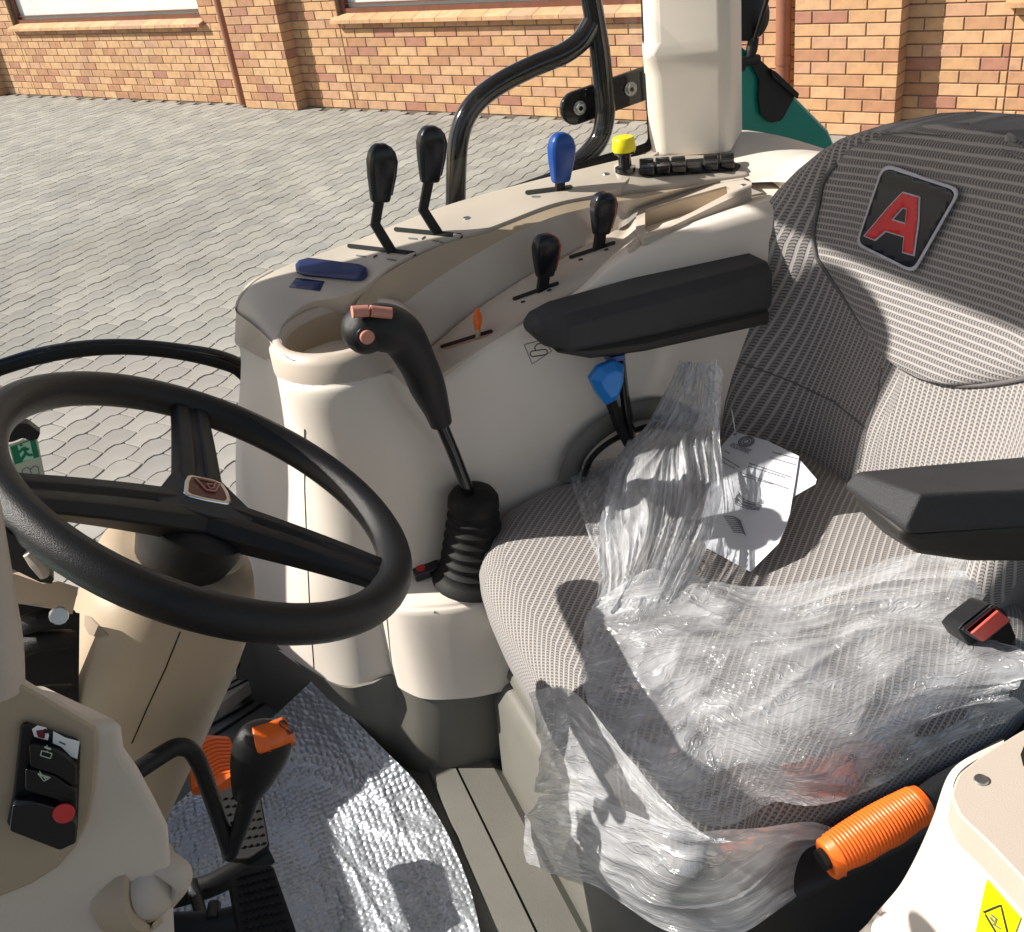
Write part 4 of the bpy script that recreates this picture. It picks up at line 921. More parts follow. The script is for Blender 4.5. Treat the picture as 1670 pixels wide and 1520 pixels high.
bez = [(34, 1180), (42, 1174), (128, 1204), (132, 1212), (127, 1350), (106, 1378), (98, 1374), (14, 1342), (12, 1336), (22, 1290)]
bz = mk('switch_bezel', *prism(D_(bez, .563), (0, -.004, .001)), BLACKP, dsh, 35); bev(bz, .0015)
decal('label', [(85, 1194), (127, 1210), (126, 1236), (116, 1232), (100, 1216), (86, 1210)], bz, WHITEP, dsh, off=.0012, step=20)
decal('label_print', capsule((97, 1208), (106, 1212), 3), bz, PRINTG, dsh, off=.0012, step=5)
decal('round_label', [(52, 1188), (60, 1184), (74, 1188), (80, 1198), (78, 1206), (70, 1204), (56, 1200)], bz, WHITEP, dsh, off=.0008, step=10)
decal('label_print', [(59, 1190), (68, 1189), (74, 1196), (72, 1203), (62, 1200)], bz, mat('dark red print', (.16, .01, .03), .5), dsh, off=.0012, step=5)
for k, q in enumerate([[(50, 1206), (96, 1218), (126, 1242), (126, 1278), (92, 1256), (52, 1244)], [(44, 1246), (90, 1258), (126, 1282), (126, 1318), (92, 1296), (44, 1282)], [(24, 1300), (60, 1296), (96, 1306), (126, 1330), (126, 1362), (100, 1374), (18, 1342)]]):
    o = mk('rocker_switch', *prism(rpoly(D_(q, .5585), .12, 2), (0, -.007 if k < 2 else -.010, .003)), BLACKP if k < 2 else KNOB, dsh, 30); bev(o, .0025, 3); rk = o
    if k == 0:
        for a_, b_ in (((68, 1223), (85, 1228)), ((68, 1223), (66, 1231)), ((66, 1231), (82, 1236)), ((85, 1228), (82, 1236)), ((72, 1219), (82, 1222)), ((76, 1217), (77, 1225))): decal('switch_symbol', capsule(a_, b_, 1.6), o, CLEARS, dsh, off=.0006, step=5)
    if k == 1:
        for a_, b_ in (((62, 1261), (82, 1267)), ((62, 1261), (72, 1273)), ((82, 1267), (72, 1273)), ((64, 1259), (76, 1271)), ((66, 1264), (78, 1268))): decal('switch_symbol', capsule(a_, b_, 1.6), o, CLEARS, dsh, off=.0006, step=5)
mk('red_dot', *lathe(P(104, 1326, y=.5478), (0, -1, .3), [(0, .0068), (.0012, .0066), (.0014, 0)], 20), RED, dsh)
# round vent
vc = P(250, 1440, y=.58); vax = Vector((1, -.62, .15)).normalized()
vt = thing('air_vent', '', '', vc); del vt['label'], vt['category']; vt.parent = dsh; vt.location = vc - LOC[dsh.name]
mk('ring', *lathe(vc - vax * .006, vax, [(-.02, .036), (.0, .036), (.005, .033), (.005, .027), (-.004, .026)], 36), TAN, vt)
mk('ball', *lathe(vc, vax, [(-.01, .026), (.004, .0245), (.012, .017), (.015, .0)], 30), BEIGE, vt)
va = vax.cross(Vector((0, 0, 1))).normalized()
for k in (-.4,): mk('vane', *tube([vc + vax * .004 + va * k * .012 - Vector((0, 0, .024)), vc + vax * .022 + va * k * .012, vc + vax * .004 + va * k * .012 + Vector((0, 0, .024))], .011, 14, curve=6, sq=.6, up=va), BEIGE if k else TAN, vt)
# structure behind: bridge, black sheet for the shaded gap, stalk
mk('bridge', *prism(D_([(-30, 925), (30, 938), (70, 952), (95, 948), (128, 958), (118, 1002), (60, 985), (-30, 985)], .80), (-.03, .05, -.01)), TAN, dsh, 30)
mk('bridge_screw', *lathe(P(96, 1004, y=.775), (.2, -1, .4), [(0, .008), (.004, .007), (.004, 0)], 12), STEEL, dsh)
mk('gap_shade', *prism(D_([(-30, 975), (130, 1000), (128, 1170), (-30, 1170)], .86), (-.02, .02, 0)), BLACKP, dsh, 0)  # black sheet puts in the darkness of the open gap
for yy in (1012, 1046, 1135): mk('hose', *tube([P(30, yy + 14, y=.82), P(62, yy, y=.80), P(112, yy - 4, y=.82)], .009, 10, curve=4), RUBBER, dsh)
mk('side_lever', *prism(D_([(8, 866), (44, 884), (88, 945), (84, 952), (66, 950), (20, 928)], .78), (0, .02, 0)), BLACKP, dsh, 30)
mk('lever_trim', *tube([P(44, 902, y=.775), P(62, 918, y=.775), P(72, 940, y=.775)], [.004, .007, .004], 8, curve=4), BEIGE, dsh)
# latch and exit sticker on the far window
lt = thing('window_latch', 'black window latch above the green exit sticker seen through the wheel', 'latch', P(30, 695, y=1.49))
o = mk('handle', *prism(rpoly(D_([(-10, 690), (18, 684), (45, 682), (66, 698), (62, 708), (50, 711), (38, 706), (20, 713), (-10, 714)], 1.49), .2, 3), (0, -.018, 0)), BLACKP, lt, 35); bev(o, .003)
ex_ = thing('exit_sticker', 'green running man emergency exit sticker with open book symbol on the far window', 'sticker', P(43, 748, y=1.503))
bgp = P(43, 748, y=1.503)
flat = lambda name, L, m, y=1.503, hl=None: mk(name, D_(L, y), [tuple(range(len(L)))], m, ex_, 0)
flat('base', [(14, 725), (60, 711), (74, 778), (30, 788)], CLEARS)
flat('green_field', [(17, 729), (57, 714), (64, 745), (24, 758)], GREENS, 1.5025)
flat('doorway', [(28, 726), (49, 719), (55, 748), (36, 753)], GREENL, 1.502)
mk('figure', *join(*[tube([P(*a, y=1.5015), P(*b, y=1.5015)], .0021, 6, curve=1, sq=.15, up=Vector((1, 0, 0))) for a, b in (((39, 729), (42, 739)), ((42, 739), (36, 748)), ((42, 739), (49, 743)), ((49, 743), (53, 741)), ((38, 731), (31, 738)), ((40, 731), (47, 733)), ((33, 725), (36, 727)), ((36, 748), (34, 753)))]), GREENS, ex_)
mk('book', *join(*[tube([P(*a, y=1.5015), P(*b, y=1.5015)], .0007, 5, curve=1, sq=.3, up=Vector((1, 0, 0))) for a, b in (((36, 766), (44, 762)), ((44, 762), (49, 766)), ((49, 766), (56, 760)), ((56, 760), (62, 762)), ((62, 762), (64, 773)), ((36, 766), (38, 779)), ((38, 779), (52, 775)), ((52, 775), (64, 773)), ((49, 766), (52, 775)))]), PRINTG, ex_)

# ------------------------------------------------------------------ driver seat
from mathutils import noise
seat = thing('driver_seat', 'grey ribbed fabric driver seat with black armrests and a red letter A badge', 'seat', (.55, .89, -1.02))
YC = .925
WT = [(-.84, .25), (-.78, .27), (-.70, .288), (-.62, .303), (-.56, .310), (-.50, .304), (-.46, .290), (-.43, .270), (-.405, .246), (-.385, .218), (-.368, .175), (-.360, .12), (-.355, .05)]
def lerp_t(T, x):
    if x <= T[0][0]: return T[0][1]
    for (a, p), (b, q) in zip(T, T[1:]):
        if x <= b: return p + (q - p) * (x - a) / (b - a)
    return T[-1][1]
def back_x(y, z):
    w_ = lerp_t(WT, z); u = abs(y - YC) / max(.03, w_); xf = .815 + (z + .75) * .25
    fade = max(0, min(1, (-.40 - z) / .11)); b = (.035 + .050 * fade) * math.exp(-((min(u, .93) - .93) / .26) ** 2)
    lum = .012 * math.exp(-((z + .72) / .07) ** 2) * max(0, 1 - u)
    e = 0 if u < .88 else .04 * (1 - math.sqrt(max(0, 1 - ((u - .88) / .12) ** 2)))
    tp = 0 if z < -.405 else .035 * ((z + .405) / .055) ** 2
    return xf - b - lum + e + tp
secs = []; uvs = []
zs = [-.86, -.83] + [-.81 + i * .0195 for i in range(20)] + [-.43, -.415, -.405, -.395, -.385, -.376, -.368, -.363, -.360, -.357, -.355]
zs = sorted(set(zs)); NF = 64
for z in zs:
    w_ = lerp_t(WT, z); ring_ = []; arc = 0; prev = None
    for i in range(NF + 1):
        u = math.sin((i / NF - .5) * math.pi) if False else -1 + 2 * i / NF
        y = YC + w_ * u; p = Vector((back_x(y, z), y, z)); ring_.append(p)
        uvs.append(((y - YC) * 1.05 + (p.x - .8) * .4 * (1 if u > 0 else -1), z))
    for i in range(NF - 1, 0, -2):
        u = -1 + 2 * i / NF; y = YC + w_ * u * .97; ring_.append(Vector((back_x(YC, z) + .085 + .02 * (1 - u * u), y, z))); uvs.append((y, z))
    secs.append(ring_)
V, F = sections(secs)
back = mk('backrest', V, F, FAB, seat, 80, uvs=uvs)
# head panel hanging over the top of the backrest
HW = [(-.628, .012), (-.622, .055), (-.612, .085), (-.598, .115), (-.58, .148), (-.56, .178), (-.535, .203), (-.50, .214), (-.44, .216), (-.42, .210), (-.395, .19), (-.378, .15), (-.364, .10), (-.356, .045)]
def dispv(p, s, k=1.0): return noise.fractal(Vector(p) * s, 1.0, 2.0, 4) * k
V = []; uv_ = []; NU = 48; zz = [-.628 + i * .272 / 60 for i in range(61)]
for z in zz:
    hw = lerp_t(HW, z)
    for i in range(NU + 1):
        u = -1 + 2 * i / NU; y = YC - .01 + hw * u; lift = .016 * (1 - abs(u) ** 7) * min(1, max(.0, (z + .630) / .016)) ** .5
        V.append(Vector((back_x(y, z) - .001 - lift, y, z + .012 * max(0, min(1, (z + .42) / .06))))); uv_.append((z * 1.03 + (y - YC) * .06, y))
F = [(r_ * (NU + 1) + i, r_ * (NU + 1) + i + 1, (r_ + 1) * (NU + 1) + i + 1, (r_ + 1) * (NU + 1) + i) for r_ in range(len(zz) - 1) for i in range(NU)]
head = mk('head_panel', V, F, FAB, seat, 80, uvs=uv_); solid(head, .006, 1)
loop_all = 0
loop = [Vector((back_x(YC - .01 + lerp_t(HW, z) * s, z) - .003, YC - .01 + lerp_t(HW, z) * s, z)) for s, zs_ in ((1, zz[::-3]), (-1, zz[::3])) for z in zs_ if z < -.40]
mk('piping', *tube(loop, .0028, 8, curve=1, cap=False), mat('grey piping', (.12, .11, .11), .8), seat)
seam([(1438, 600), (1430, 650), (1414, 700), (1400, 765)], back, 'seam', MATS['grey piping'], .0012, seat)
seam([(1205, 590), (1290, 622), (1360, 655), (1414, 700)], back, 'seam', MATS['grey piping'], .0012, seat)
# embroidered badge on the head panel
Z3 = lambda L: [(1110 + x / 2.982, y / 2.982) for x, y in L]
pb = rpoly([Vector((*p, 0)) for p in Z3([(1010, 795), (1395, 920), (1160, 1330), (875, 1190)])], .13, 4)
bd = thing('badge', '', '', hit(1490, 357, head)[0]); del bd['label'], bd['category']; bd.parent = seat; bd.location = LOC[bd.name] - LOC[seat.name]
decal('border', pb, head, BADGEW, bd, off=.0085, step=9, thick=.0015)
c2 = sum(pb, Vector()) / len(pb)
decal('field', [c2 + (p - c2) * .93 for p in pb], head, BADGE, bd, off=.0098, step=9, thick=.001)
A_out = [(1116, 940), (1193, 962), (1188, 1080), (1165, 1238), (1118, 1225), (1126, 1150), (1030, 1121), (978, 1165), (932, 1146), (1048, 1010)]
A_in = [(1114, 1008), (1138, 1016), (1130, 1092), (1058, 1070)]
def grow(L, d):
    L = [Vector(p) for p in L]; n_ = len(L); out = []
    ar = sum(L[i].x * L[(i + 1) % n_].y - L[(i + 1) % n_].x * L[i].y for i in range(n_)); s = 1 if ar > 0 else -1
    for i in range(n_):
        a, b, c = L[i - 1], L[i], L[(i + 1) % n_]; e1 = (b - a).normalized(); e2 = (c - b).normalized()
        n1 = Vector((e1.y, -e1.x)) * s; n2 = Vector((e2.y, -e2.x)) * s; m_ = (n1 + n2).normalized(); out.append(tuple(b + m_ * d / max(.4, m_.dot(n1))))
    return out
decal('letter_outline', Z3(grow(A_out, 7)), head, BADGEW, bd, off=.0108, holes=[Z3(grow(A_in, -6))], step=9, thick=.001)
decal('letter', Z3(A_out), head, REDP, bd, off=.0122, holes=[Z3(A_in)], step=9, thick=.001)
# cushion
CC = Vector((.550, .885, 0)); HXx, HYy = .278, .318
ra, rb = P(850, 1060, z=-.8), P(965, 880, z=-.8); rd = (rb - ra).normalized(); rn = Vector((-rd.y, rd.x, 0))
prof = [(-.965, .88), (-.955, .93), (-.935, .965), (-.905, .99), (-.875, 1.0), (-.850, .995), (-.832, .98), (-.820, .955), (-.811, .92), (-.806, .87), (-.803, .8), (-.800, .68), (-.801, .52), (-.804, .35), (-.806, .18), (-.807, .02)]
V = []; uv_ = []; NR = 96; rings = []
for z, s in prof:
    rg = []
    for k in range(NR):
        a = 2 * math.pi * k / NR; c_, s_ = math.cos(a), math.sin(a); pw = 2 / 4.2
        dx = math.copysign(abs(c_) ** pw, c_); dy = math.copysign(abs(s_) ** pw, s_)
        x = CC.x + HXx * s * dx; y = CC.y + HYy * s * dy
        zz_ = z + (.012 * ((y - CC.y) / HYy) ** 2 - .022 * max(0, (CC.x - .06 - x) / HXx) ** 2 if s < .99 else 0)
        p = Vector((x, y, zz_)); rg.append(p); drop = (z + .80) if s > .9 else 0
        q = Vector((x + drop * (dx if abs(dx) > .6 else 0) * -1, y + drop * (dy if abs(dy) > .6 else 0) * -1, 0))
        bend = .25 * (y - CC.y) * (x - CC.x)
        uv_.append((q.dot(rn) + bend, q.dot(rd)))
    rings.append(rg)
V, F = sections(rings)
cush = mk('cushion', V, F, FAB, seat, 80, uvs=uv_)
mk('suspension', *join(box((.60, .88, -.985), .44, .46, .08), box((.62, .62, -.95), .42, .10, .10)), BLACKP, seat, 0)
o = mk('side_shell', *prism([(.30, .555, -.90), (.34, .555, -.875), (.90, .555, -.86), (.95, .555, -.80), (1.02, .555, -.78), (1.02, .555, -1.02), (.33, .555, -1.02)], (0, -.05, 0)), BLACKP, seat, 30); bev(o, .01, 3)
mk('hinge_cover', *box((.86, .61, -.80), .10, .05, .22), BLACKP, seat, 0); mk('hinge_cover', *box((.80, 1.19, -.80), .10, .04, .20), BLACKP, seat, 0)
# armrests
def arm_sections(st): return sections([[P(x, y, y=yy) for x, y, yy in s] for s in st])
ar = thing('armrest', '', '', (.6, 1.16, -.56)); del ar['label'], ar['category']; ar.parent = seat; ar.location = LOC[ar.name] - LOC[seat.name]
def asec(x, w_, t0, t1, c=.008, yc=1.162): return [(x, yc + w_, t0 - c * 1.4), (x, yc + w_ - c, t0), (x, yc - w_ + c * 1.6, t0), (x, yc - w_, t0 - c * 1.8), (x, yc - w_ + .001, t1 + c), (x, yc - w_ + c, t1), (x, yc + w_ - c, t1), (x, yc + w_, t1 + c)]
o = mk('pad', *sections([asec(.430, .018, -.537, -.550, .004, 1.172), asec(.440, .027, -.528, -.563, .006, 1.168), asec(.470, .037, -.522, -.575), asec(.60, .040, -.523, -.585), asec(.775, .042, -.526, -.595)]), ARM, ar, 60); bev(o, .009, 4, 20)
o = mk('shell', *sections([asec(.455, .024, -.570, -.574, .001), asec(.50, .030, -.575, -.594, .004), asec(.58, .033, -.584, -.606, .005), asec(.775, .034, -.592, -.620, .005)]), ARMSH, ar, 30); bev(o, .004, 2, 25)
ar = thing('armrest', '', '', (.65, .58, -.58)); del ar['label'], ar['category']; ar.parent = seat; ar.location = LOC[ar.name] - LOC[seat.name]
fy, ny = .632, .552
o = mk('pad', *arm_sections([[(1376, 787, fy), (1479, 858, ny), (1480, 872, ny), (1378, 800, fy)],
                            [(1396, 768, fy), (1502, 806, ny + .004), (1504, 872, ny), (1400, 800, fy)],
                            [(1500, 758, fy), (1600, 803, ny + .004), (1604, 866, ny), (1500, 800, fy)],
                            [(1780, 733, fy), (1830, 796, ny + .004), (1830, 852, ny), (1780, 780, fy)]]), ARM, ar, 60); bev(o, .012, 5, 20)
o = mk('shell', *arm_sections([[(1389, 800, fy), (1476, 866, ny + .004), (1466, 880, ny + .010), (1396, 826, fy)],
                              [(1420, 806, fy), (1500, 872, ny + .003), (1498, 905, ny + .012), (1440, 870, fy)],
                              [(1500, 800, fy), (1604, 864, ny + .003), (1585, 917, ny + .012), (1520, 880, fy)],
                              [(1780, 780, fy), (1830, 850, ny + .003), (1830, 918, ny + .012), (1780, 880, fy)]]), ARMSH, ar, 30); bev(o, .006, 3, 25)

# belt buckle
bk = thing('belt_buckle', 'black seat belt buckle with a red release button at the right edge', 'buckle', P(1625, 1080, y=.60))
bq = [P(x, y, y=.60) for x, y in ((1563, 1027), (1572, 1016), (1614, 984), (1640, 996), (1658, 1040), (1640, 1066), (1612, 1074), (1590, 1070))]
o = mk('body', *prism(rpoly(bq, .15, 3), (.004, .028, -.012)), BLACKP, bk, 35); bev(o, .004, 3)
o = mk('slot_frame', *prism([P(x, y, y=.597) for x, y in ((1565, 1026), (1616, 985), (1624, 990), (1645, 1010), (1600, 1048), (1592, 1044))], (0, -.004, .001)), BLACKG, bk, 30); bev(o, .0015)
o = mk('release_button', *prism([P(x, y, y=.591) for x, y in ((1580, 1032), (1624, 994), (1644, 1010), (1600, 1046))], (0, -.004, .002)), BRICKRED, bk, 30); bev(o, .002, 3)
mk('stalk', *tube([P(1640, 1050, y=.61), P(1690, 1120, y=.63), P(1700, 1200, y=.65)], .014, 10, curve=4, sq=.4), BLACKP, bk)
# park brake handle
h0, h1 = P(1338, 1404, y=.50), P(1508, 1306, y=.50)
hb = thing('park_brake_lever', 'orange ribbed grip on a black bar low beside the seat', 'lever', h0)
axh = (h1 - h0).normalized(); Lh = (h1 - h0).length
mk('bar', *tube([h0, h0 + axh * .012, h1 - axh * .01, h1 + axh * .02, h1 + axh * .10], [.010, .0105, .012, .015, .014], 16, curve=1), BLACKP, hb)
pr = [(.006, .0150), (.008, .0172)]
for i in range(26):
    h_ = .014 + i * (Lh - .022) / 26; pr += [(h_, .0172 + .0022 * math.sin(i / 25 * 3.1)), (h_ + .0013, .0186 + .0022 * math.sin(i / 25 * 3.1)), (h_ + .0026, .0186 + .0022 * math.sin(i / 25 * 3.1))]
pr += [(Lh - .006, .0175), (Lh - .002, .0165), (Lh - .002, .010)]
V, F = lathe(h0, axh, pr, 28)
dwn = Vector((0, 0, -1)); dwn = (dwn - axh * dwn.dot(axh)).normalized()
V = [v + dwn * (max(0, (v - h0 - axh * (v - h0).dot(axh)).dot(dwn)) * (.18 + .10 * math.cos(((v - h0).dot(axh)) / Lh * 6 * math.pi)) + (.006 if (v - h0).dot(axh) < .016 and (v - h0 - axh * (v - h0).dot(axh)).dot(dwn) > .008 else 0)) for v in V]
mk('grip', V, F, ORANGE, hb, 50)

# near fender console at the lower right
nc = thing('near_console', 'cream fender console with beige lid and yellow warning diamond at the lower right', 'console', P(1600, 1400, z=-.7))
lid = [P(x, y, z=-.60) for x, y in ((1562, 1262), (1600, 1232), (1670, 1188), (1760, 1150), (1800, 1500), (1740, 1530), (1670, 1435), (1610, 1372), (1565, 1330), (1550, 1296))]
o = mk('lid', *prism(rpoly(lid, .25, 3), (0, 0, -.028)), BEIGE, nc, 35); bev(o, .010, 4, 50)
mk('lid_screw', *lathe(P(1600, 1272, z=-.5995), (0, 0, 1), [(0, .0052), (.0012, .0046), (.0004, .003), (.0004, 0)], 16), STEEL, nc, 30)
decal('lid_socket', [(1664, 1232), (1672, 1212), (1700, 1200), (1700, 1262), (1680, 1262), (1668, 1250)], o, DARK, nc, off=.001)
f1 = [(1500, 1330, -.75), (1535, 1272, -.62), (1556, 1290, -.622), (1568, 1334, -.622), (1612, 1376, -.622), (1672, 1438, -.622), (1760, 1540, -.622)]
t0 = [P(1640, 1215, z=-.64), P(1572, 1252, z=-.622), P(1553, 1292, z=-.622), P(1566, 1332, z=-.622), P(1610, 1374, z=-.622), P(1670, 1436, z=-.622), P(1740, 1530, z=-.622)]
b0_ = [P(1640, 1225, z=-.70), P(1548, 1275, z=-.70), P(1516, 1350, z=-.76), P(1470, 1440, z=-.80), P(1420, 1500, z=-.84), P(1385, 1560, z=-.88), P(1500, 1650, z=-.9)]
mids = [a.lerp(b, .35) + Vector((-.004, 0, .01)) for a, b in zip(t0, b0_)]
nsh = rails('shell', [t0, mids, b0_], WHITE, nc, nv=6, smooth_v=True, even=False, sm=80)
yd = [(1612, 1434), (1666, 1496), (1640, 1560), (1594, 1520)]
decal('warning_diamond', yd, nsh, STKY, nc, off=.001, step=10)
tri = [(1604, 1484), (1636, 1472), (1652, 1540), (1640, 1545)]
seam([(1607, 1486), (1635, 1475), (1650, 1537), (1640, 1541), (1607, 1486)], nsh, 'warning_triangle', PRINT, .0008, nc, .0014)
seam([(1612, 1434), (1666, 1496), (1640, 1560), (1594, 1520), (1612, 1434)], nsh, 'diamond_edge', STKY, .0006, nc, .001)
for a_, b_ in (((1620, 1490), (1628, 1497)), ((1628, 1497), (1624, 1506)), ((1624, 1506), (1634, 1512)), ((1622, 1500), (1618, 1494))): decal('warning_figure', capsule(a_, b_, 2.5), nsh, PRINTG, nc, off=.002, step=4)

# ------------------------------------------------------------------ papers, foil, wrapping film
def dplane(px, py, lift=0.):
    # the card leans from the cushion against the foot of the backrest
    p0 = Vector((.62, .95, -.782)); n_ = Vector((-.34, .05, .94)).normalized(); return onplane(px, py, p0 + n_ * lift, n_)
doc = thing('instruction_card', 'white printed instruction card lying on the seat under the clear film', 'card', dplane(1240, 820))
dp_ = [(1197, 704), (1250, 718), (1303, 744), (1296, 790), (1288, 838), (1280, 862), (1270, 886), (1224, 932), (1150, 892), (1140, 860), (1160, 780), (1176, 728)]
o = mk('sheet', [dplane(*p) for p in dp_], [tuple(range(len(dp_)))], PAPER, doc, 0); solid(o, .0008)
o = mk('back_sheet', [dplane(x, y, -.004) for x, y in ((1290, 742), (1306, 752), (1332, 782), (1330, 790), (1288, 814), (1270, 800))], [tuple(range(6))], PAPER, doc, 0); solid(o, .0006)
du = (dplane(1300, 745) - dplane(1200, 706)).normalized(); dn_ = Vector((-.34, .05, .94)).normalized(); dv = dn_.cross(du).normalized()
def textobj(txt, px, py, size, m, name='print_line', lift=.0015, sx=1.0):
    cu = bpy.data.curves.new(name, 'FONT'); cu.body = txt; cu.size = size; ob = bpy.data.objects.new(name, cu); COL.objects.link(ob)
    me = bpy.data.meshes.new_from_object(ob); bpy.data.objects.remove(ob)
    p = dplane(px, py, lift); V = [p + du * v.co.x * sx + dv * v.co.y for v in me.vertices]
    mk(name, V, [tuple(q.vertices) for q in me.polygons], m, doc, 0)
textobj('ecoseat', 1189, 727, .017, PRINTG, 'logo_text', sx=.75)
mk('logo_ring', *join(*[(lambda c, r_: tube([c + du * r_ * math.cos(a) + dv * r_ * .8 * math.sin(a) for a in [math.pi * 2 * k / 24 for k in range(24)]], .0008, 4, closed=True, curve=1))(dplane(1217, 720, .0015), r_) for r_ in (.0125, .0095, .005)]), PRINTG, doc, 0)
for (x, y, t_, s_) in ((1258, 735, 'READ BEFORE USE', .0062), (1254, 745, 'KEEP THIS CARD', .0060), (1172, 744, 'Operating notes', .0055), (1178, 752, 'Seat adjustment', .0055), (1220, 755, 'Adjust the seat to the weight of the driver', .0060), (1219, 760, 'before starting to work with the tractor', .0060),
                       (1206, 770, 'Remove the clear film before first use and', .0060), (1210, 776, 'keep the suspension free of obstructions', .0060)):
    pass
for (x0, y0, x1, y1) in ((1260, 737, 1300, 748), (1256, 746, 1298, 758), (1182, 735, 1192, 741), (1174, 743, 1206, 762), (1172, 750, 1198, 764), (1221, 755, 1290, 778), (1220, 760, 1282, 779), (1207, 770, 1286, 797), (1210, 776, 1262, 790)):
    a, b = dplane(x0, y0, .0012), dplane(x1, y1, .0012); L_ = (b - a).length; d_ = (b - a).normalized(); t_ = 0; segs = []
    while t_ < L_ - .002:
        wl = random.uniform(.002, .008); e_ = min(L_, t_ + wl); segs.append(tube([a + d_ * t_, a + d_ * e_], .0006, 4, curve=1)); t_ = e_ + .0014
    mk('print_line', *join(*segs), PRINTG, doc, 0)
sk = []
for r_ in range(6):
    pts = [dplane(1225 + (20 + r_ * 1.5) * math.cos(a) + random.uniform(-2, 2), 808 + r_ * 3 + (14 - r_) * math.sin(a) * .8 + (10 * math.cos(a) * .5), .0012) for a in [math.pi * (.1 + k * .13 + r_ * .05) for k in range(8)]]
    sk.append(tube(pts, .0005, 4, curve=3))
for r_ in range(9):
    sk.append(tube([dplane(1180 + r_ * 2, 842 + r_ * 3.2, .0012), dplane(1196 + r_ * 2, 838 + r_ * 3.4 + 4, .0012), dplane(1208 + r_ * 1, 850 + r_ * 3.0, .0012)], .0005, 4, curve=2))
mk('line_drawing', *join(*sk), PRINTG, doc, 0)
mk('punch_hole', *lathe(dplane(1199, 708, .0008), dn_, [(0, .0022), (.0003, .0022), (.0003, 0)], 12), DARK, doc, 0)
mk('string', *tube([dplane(1199, 708, .002), P(1197, 690, y=1.06), P(1193, 668, y=1.07)], .0007, 6, curve=4), PAPER, doc)

def sheet(name, label, rl, m, nu=120, nv=70, amp=.008, sc=9., an=(1, 1), ridge=.006, seed=0., parent=None, lift=None, uvs_=1.0, cat='plastic film', thick=0, along=None):
    rr = [resample(catmull([P(px, py, **{ax: v}) for px, py, ax, v in r_], 6), nu) for r_ in rl]
    cols = []
    for i in range(nu):
        c = catmull([r_[i] for r_ in rr], 10); cols.append(resample(c, nv))
    V = []; uv_ = []
    for i in range(nu):
        for j in range(nv):
            p = cols[i][j]; a = cols[min(nu - 1, i + 1)][j] - cols[max(0, i - 1)][j]; b = cols[i][min(nv - 1, j + 1)] - cols[i][max(0, j - 1)]
            n_ = a.cross(b).normalized()
            if n_.dot(p) > 0: n_ = -n_
            U, Vv = i / nu, j / nv
            w1 = noise.noise(Vector((U * 2.3 + seed, Vv * 2.3, seed))) * .22; w2 = noise.noise(Vector((U * 2.1, Vv * 2.4 + seed, seed + 5))) * .22
            q = Vector(((U + w1) * an[0] * sc + seed, (Vv + w2) * an[1] * sc, seed * 1.7))
            f = noise.fractal(q * .6, 1.0, 2.0, 2); g = max(0, 1 - abs(noise.noise(q)) * 2.6); g2 = max(0, 1 - abs(noise.noise(q * 2.3 + Vector((7.1, .7, seed)))) * 3)
            d_ = amp * (f + .35) + ridge * g ** 2 + ridge * .4 * g2 ** 2
            V.append(p + n_ * max(-.002, d_))
            uv_.append((U * uvs_, Vv * uvs_))
    F = [(i * nv + j, i * nv + j + 1, (i + 1) * nv + j + 1, (i + 1) * nv + j) for i in range(nu - 1) for j in range(nv - 1)]
    c0_ = V[len(V) // 2]
    o = mk(name, V, F, m, parent, 180, uvs=uv_, origin=None if parent else c0_)
    if not parent: tag(o, label, cat)
    return o
# bubble foil mat on the floor
def foil_mat():
    m = bpy.data.materials.new('bubble foil'); m.use_nodes = True; n = m.node_tree.nodes; l = m.node_tree.links; b = n['Principled BSDF']
    b.inputs['Base Color'].default_value = (.44, .47, .51, 1); b.inputs['Metallic'].default_value = .55; b.inputs['Roughness'].default_value = .42
    g = n.new('ShaderNodeNewGeometry'); v = n.new('ShaderNodeTexVoronoi'); v.inputs['Scale'].default_value = 105; v.inputs['Randomness'].default_value = .35; l.new(g.outputs['Position'], v.inputs[0])
    mr = n.new('ShaderNodeMapRange'); mr.inputs[1].default_value = .15; mr.inputs[2].default_value = .6; mr.inputs[3].default_value = 1; mr.inputs[4].default_value = 0; l.new(v.outputs['Distance'], mr.inputs[0])
    w_ = n.new('ShaderNodeTexNoise'); w_.inputs['Scale'].default_value = 38; w_.inputs['Detail'].default_value = 6; w_.inputs['Distortion'].default_value = 1.5; l.new(g.outputs['Position'], w_.inputs[0])
    ad = n.new('ShaderNodeMath'); ad.operation = 'MULTIPLY_ADD'; ad.inputs[1].default_value = 1.4; l.new(w_.outputs[0], ad.inputs[0]); l.new(mr.outputs[0], ad.inputs[2])
    bp = n.new('ShaderNodeBump'); bp.inputs['Strength'].default_value = .8; bp.inputs['Distance'].default_value = .003; l.new(ad.outputs[0], bp.inputs['Height']); l.new(bp.outputs[0], b.inputs['Normal'])
    return m
FOIL = foil_mat()
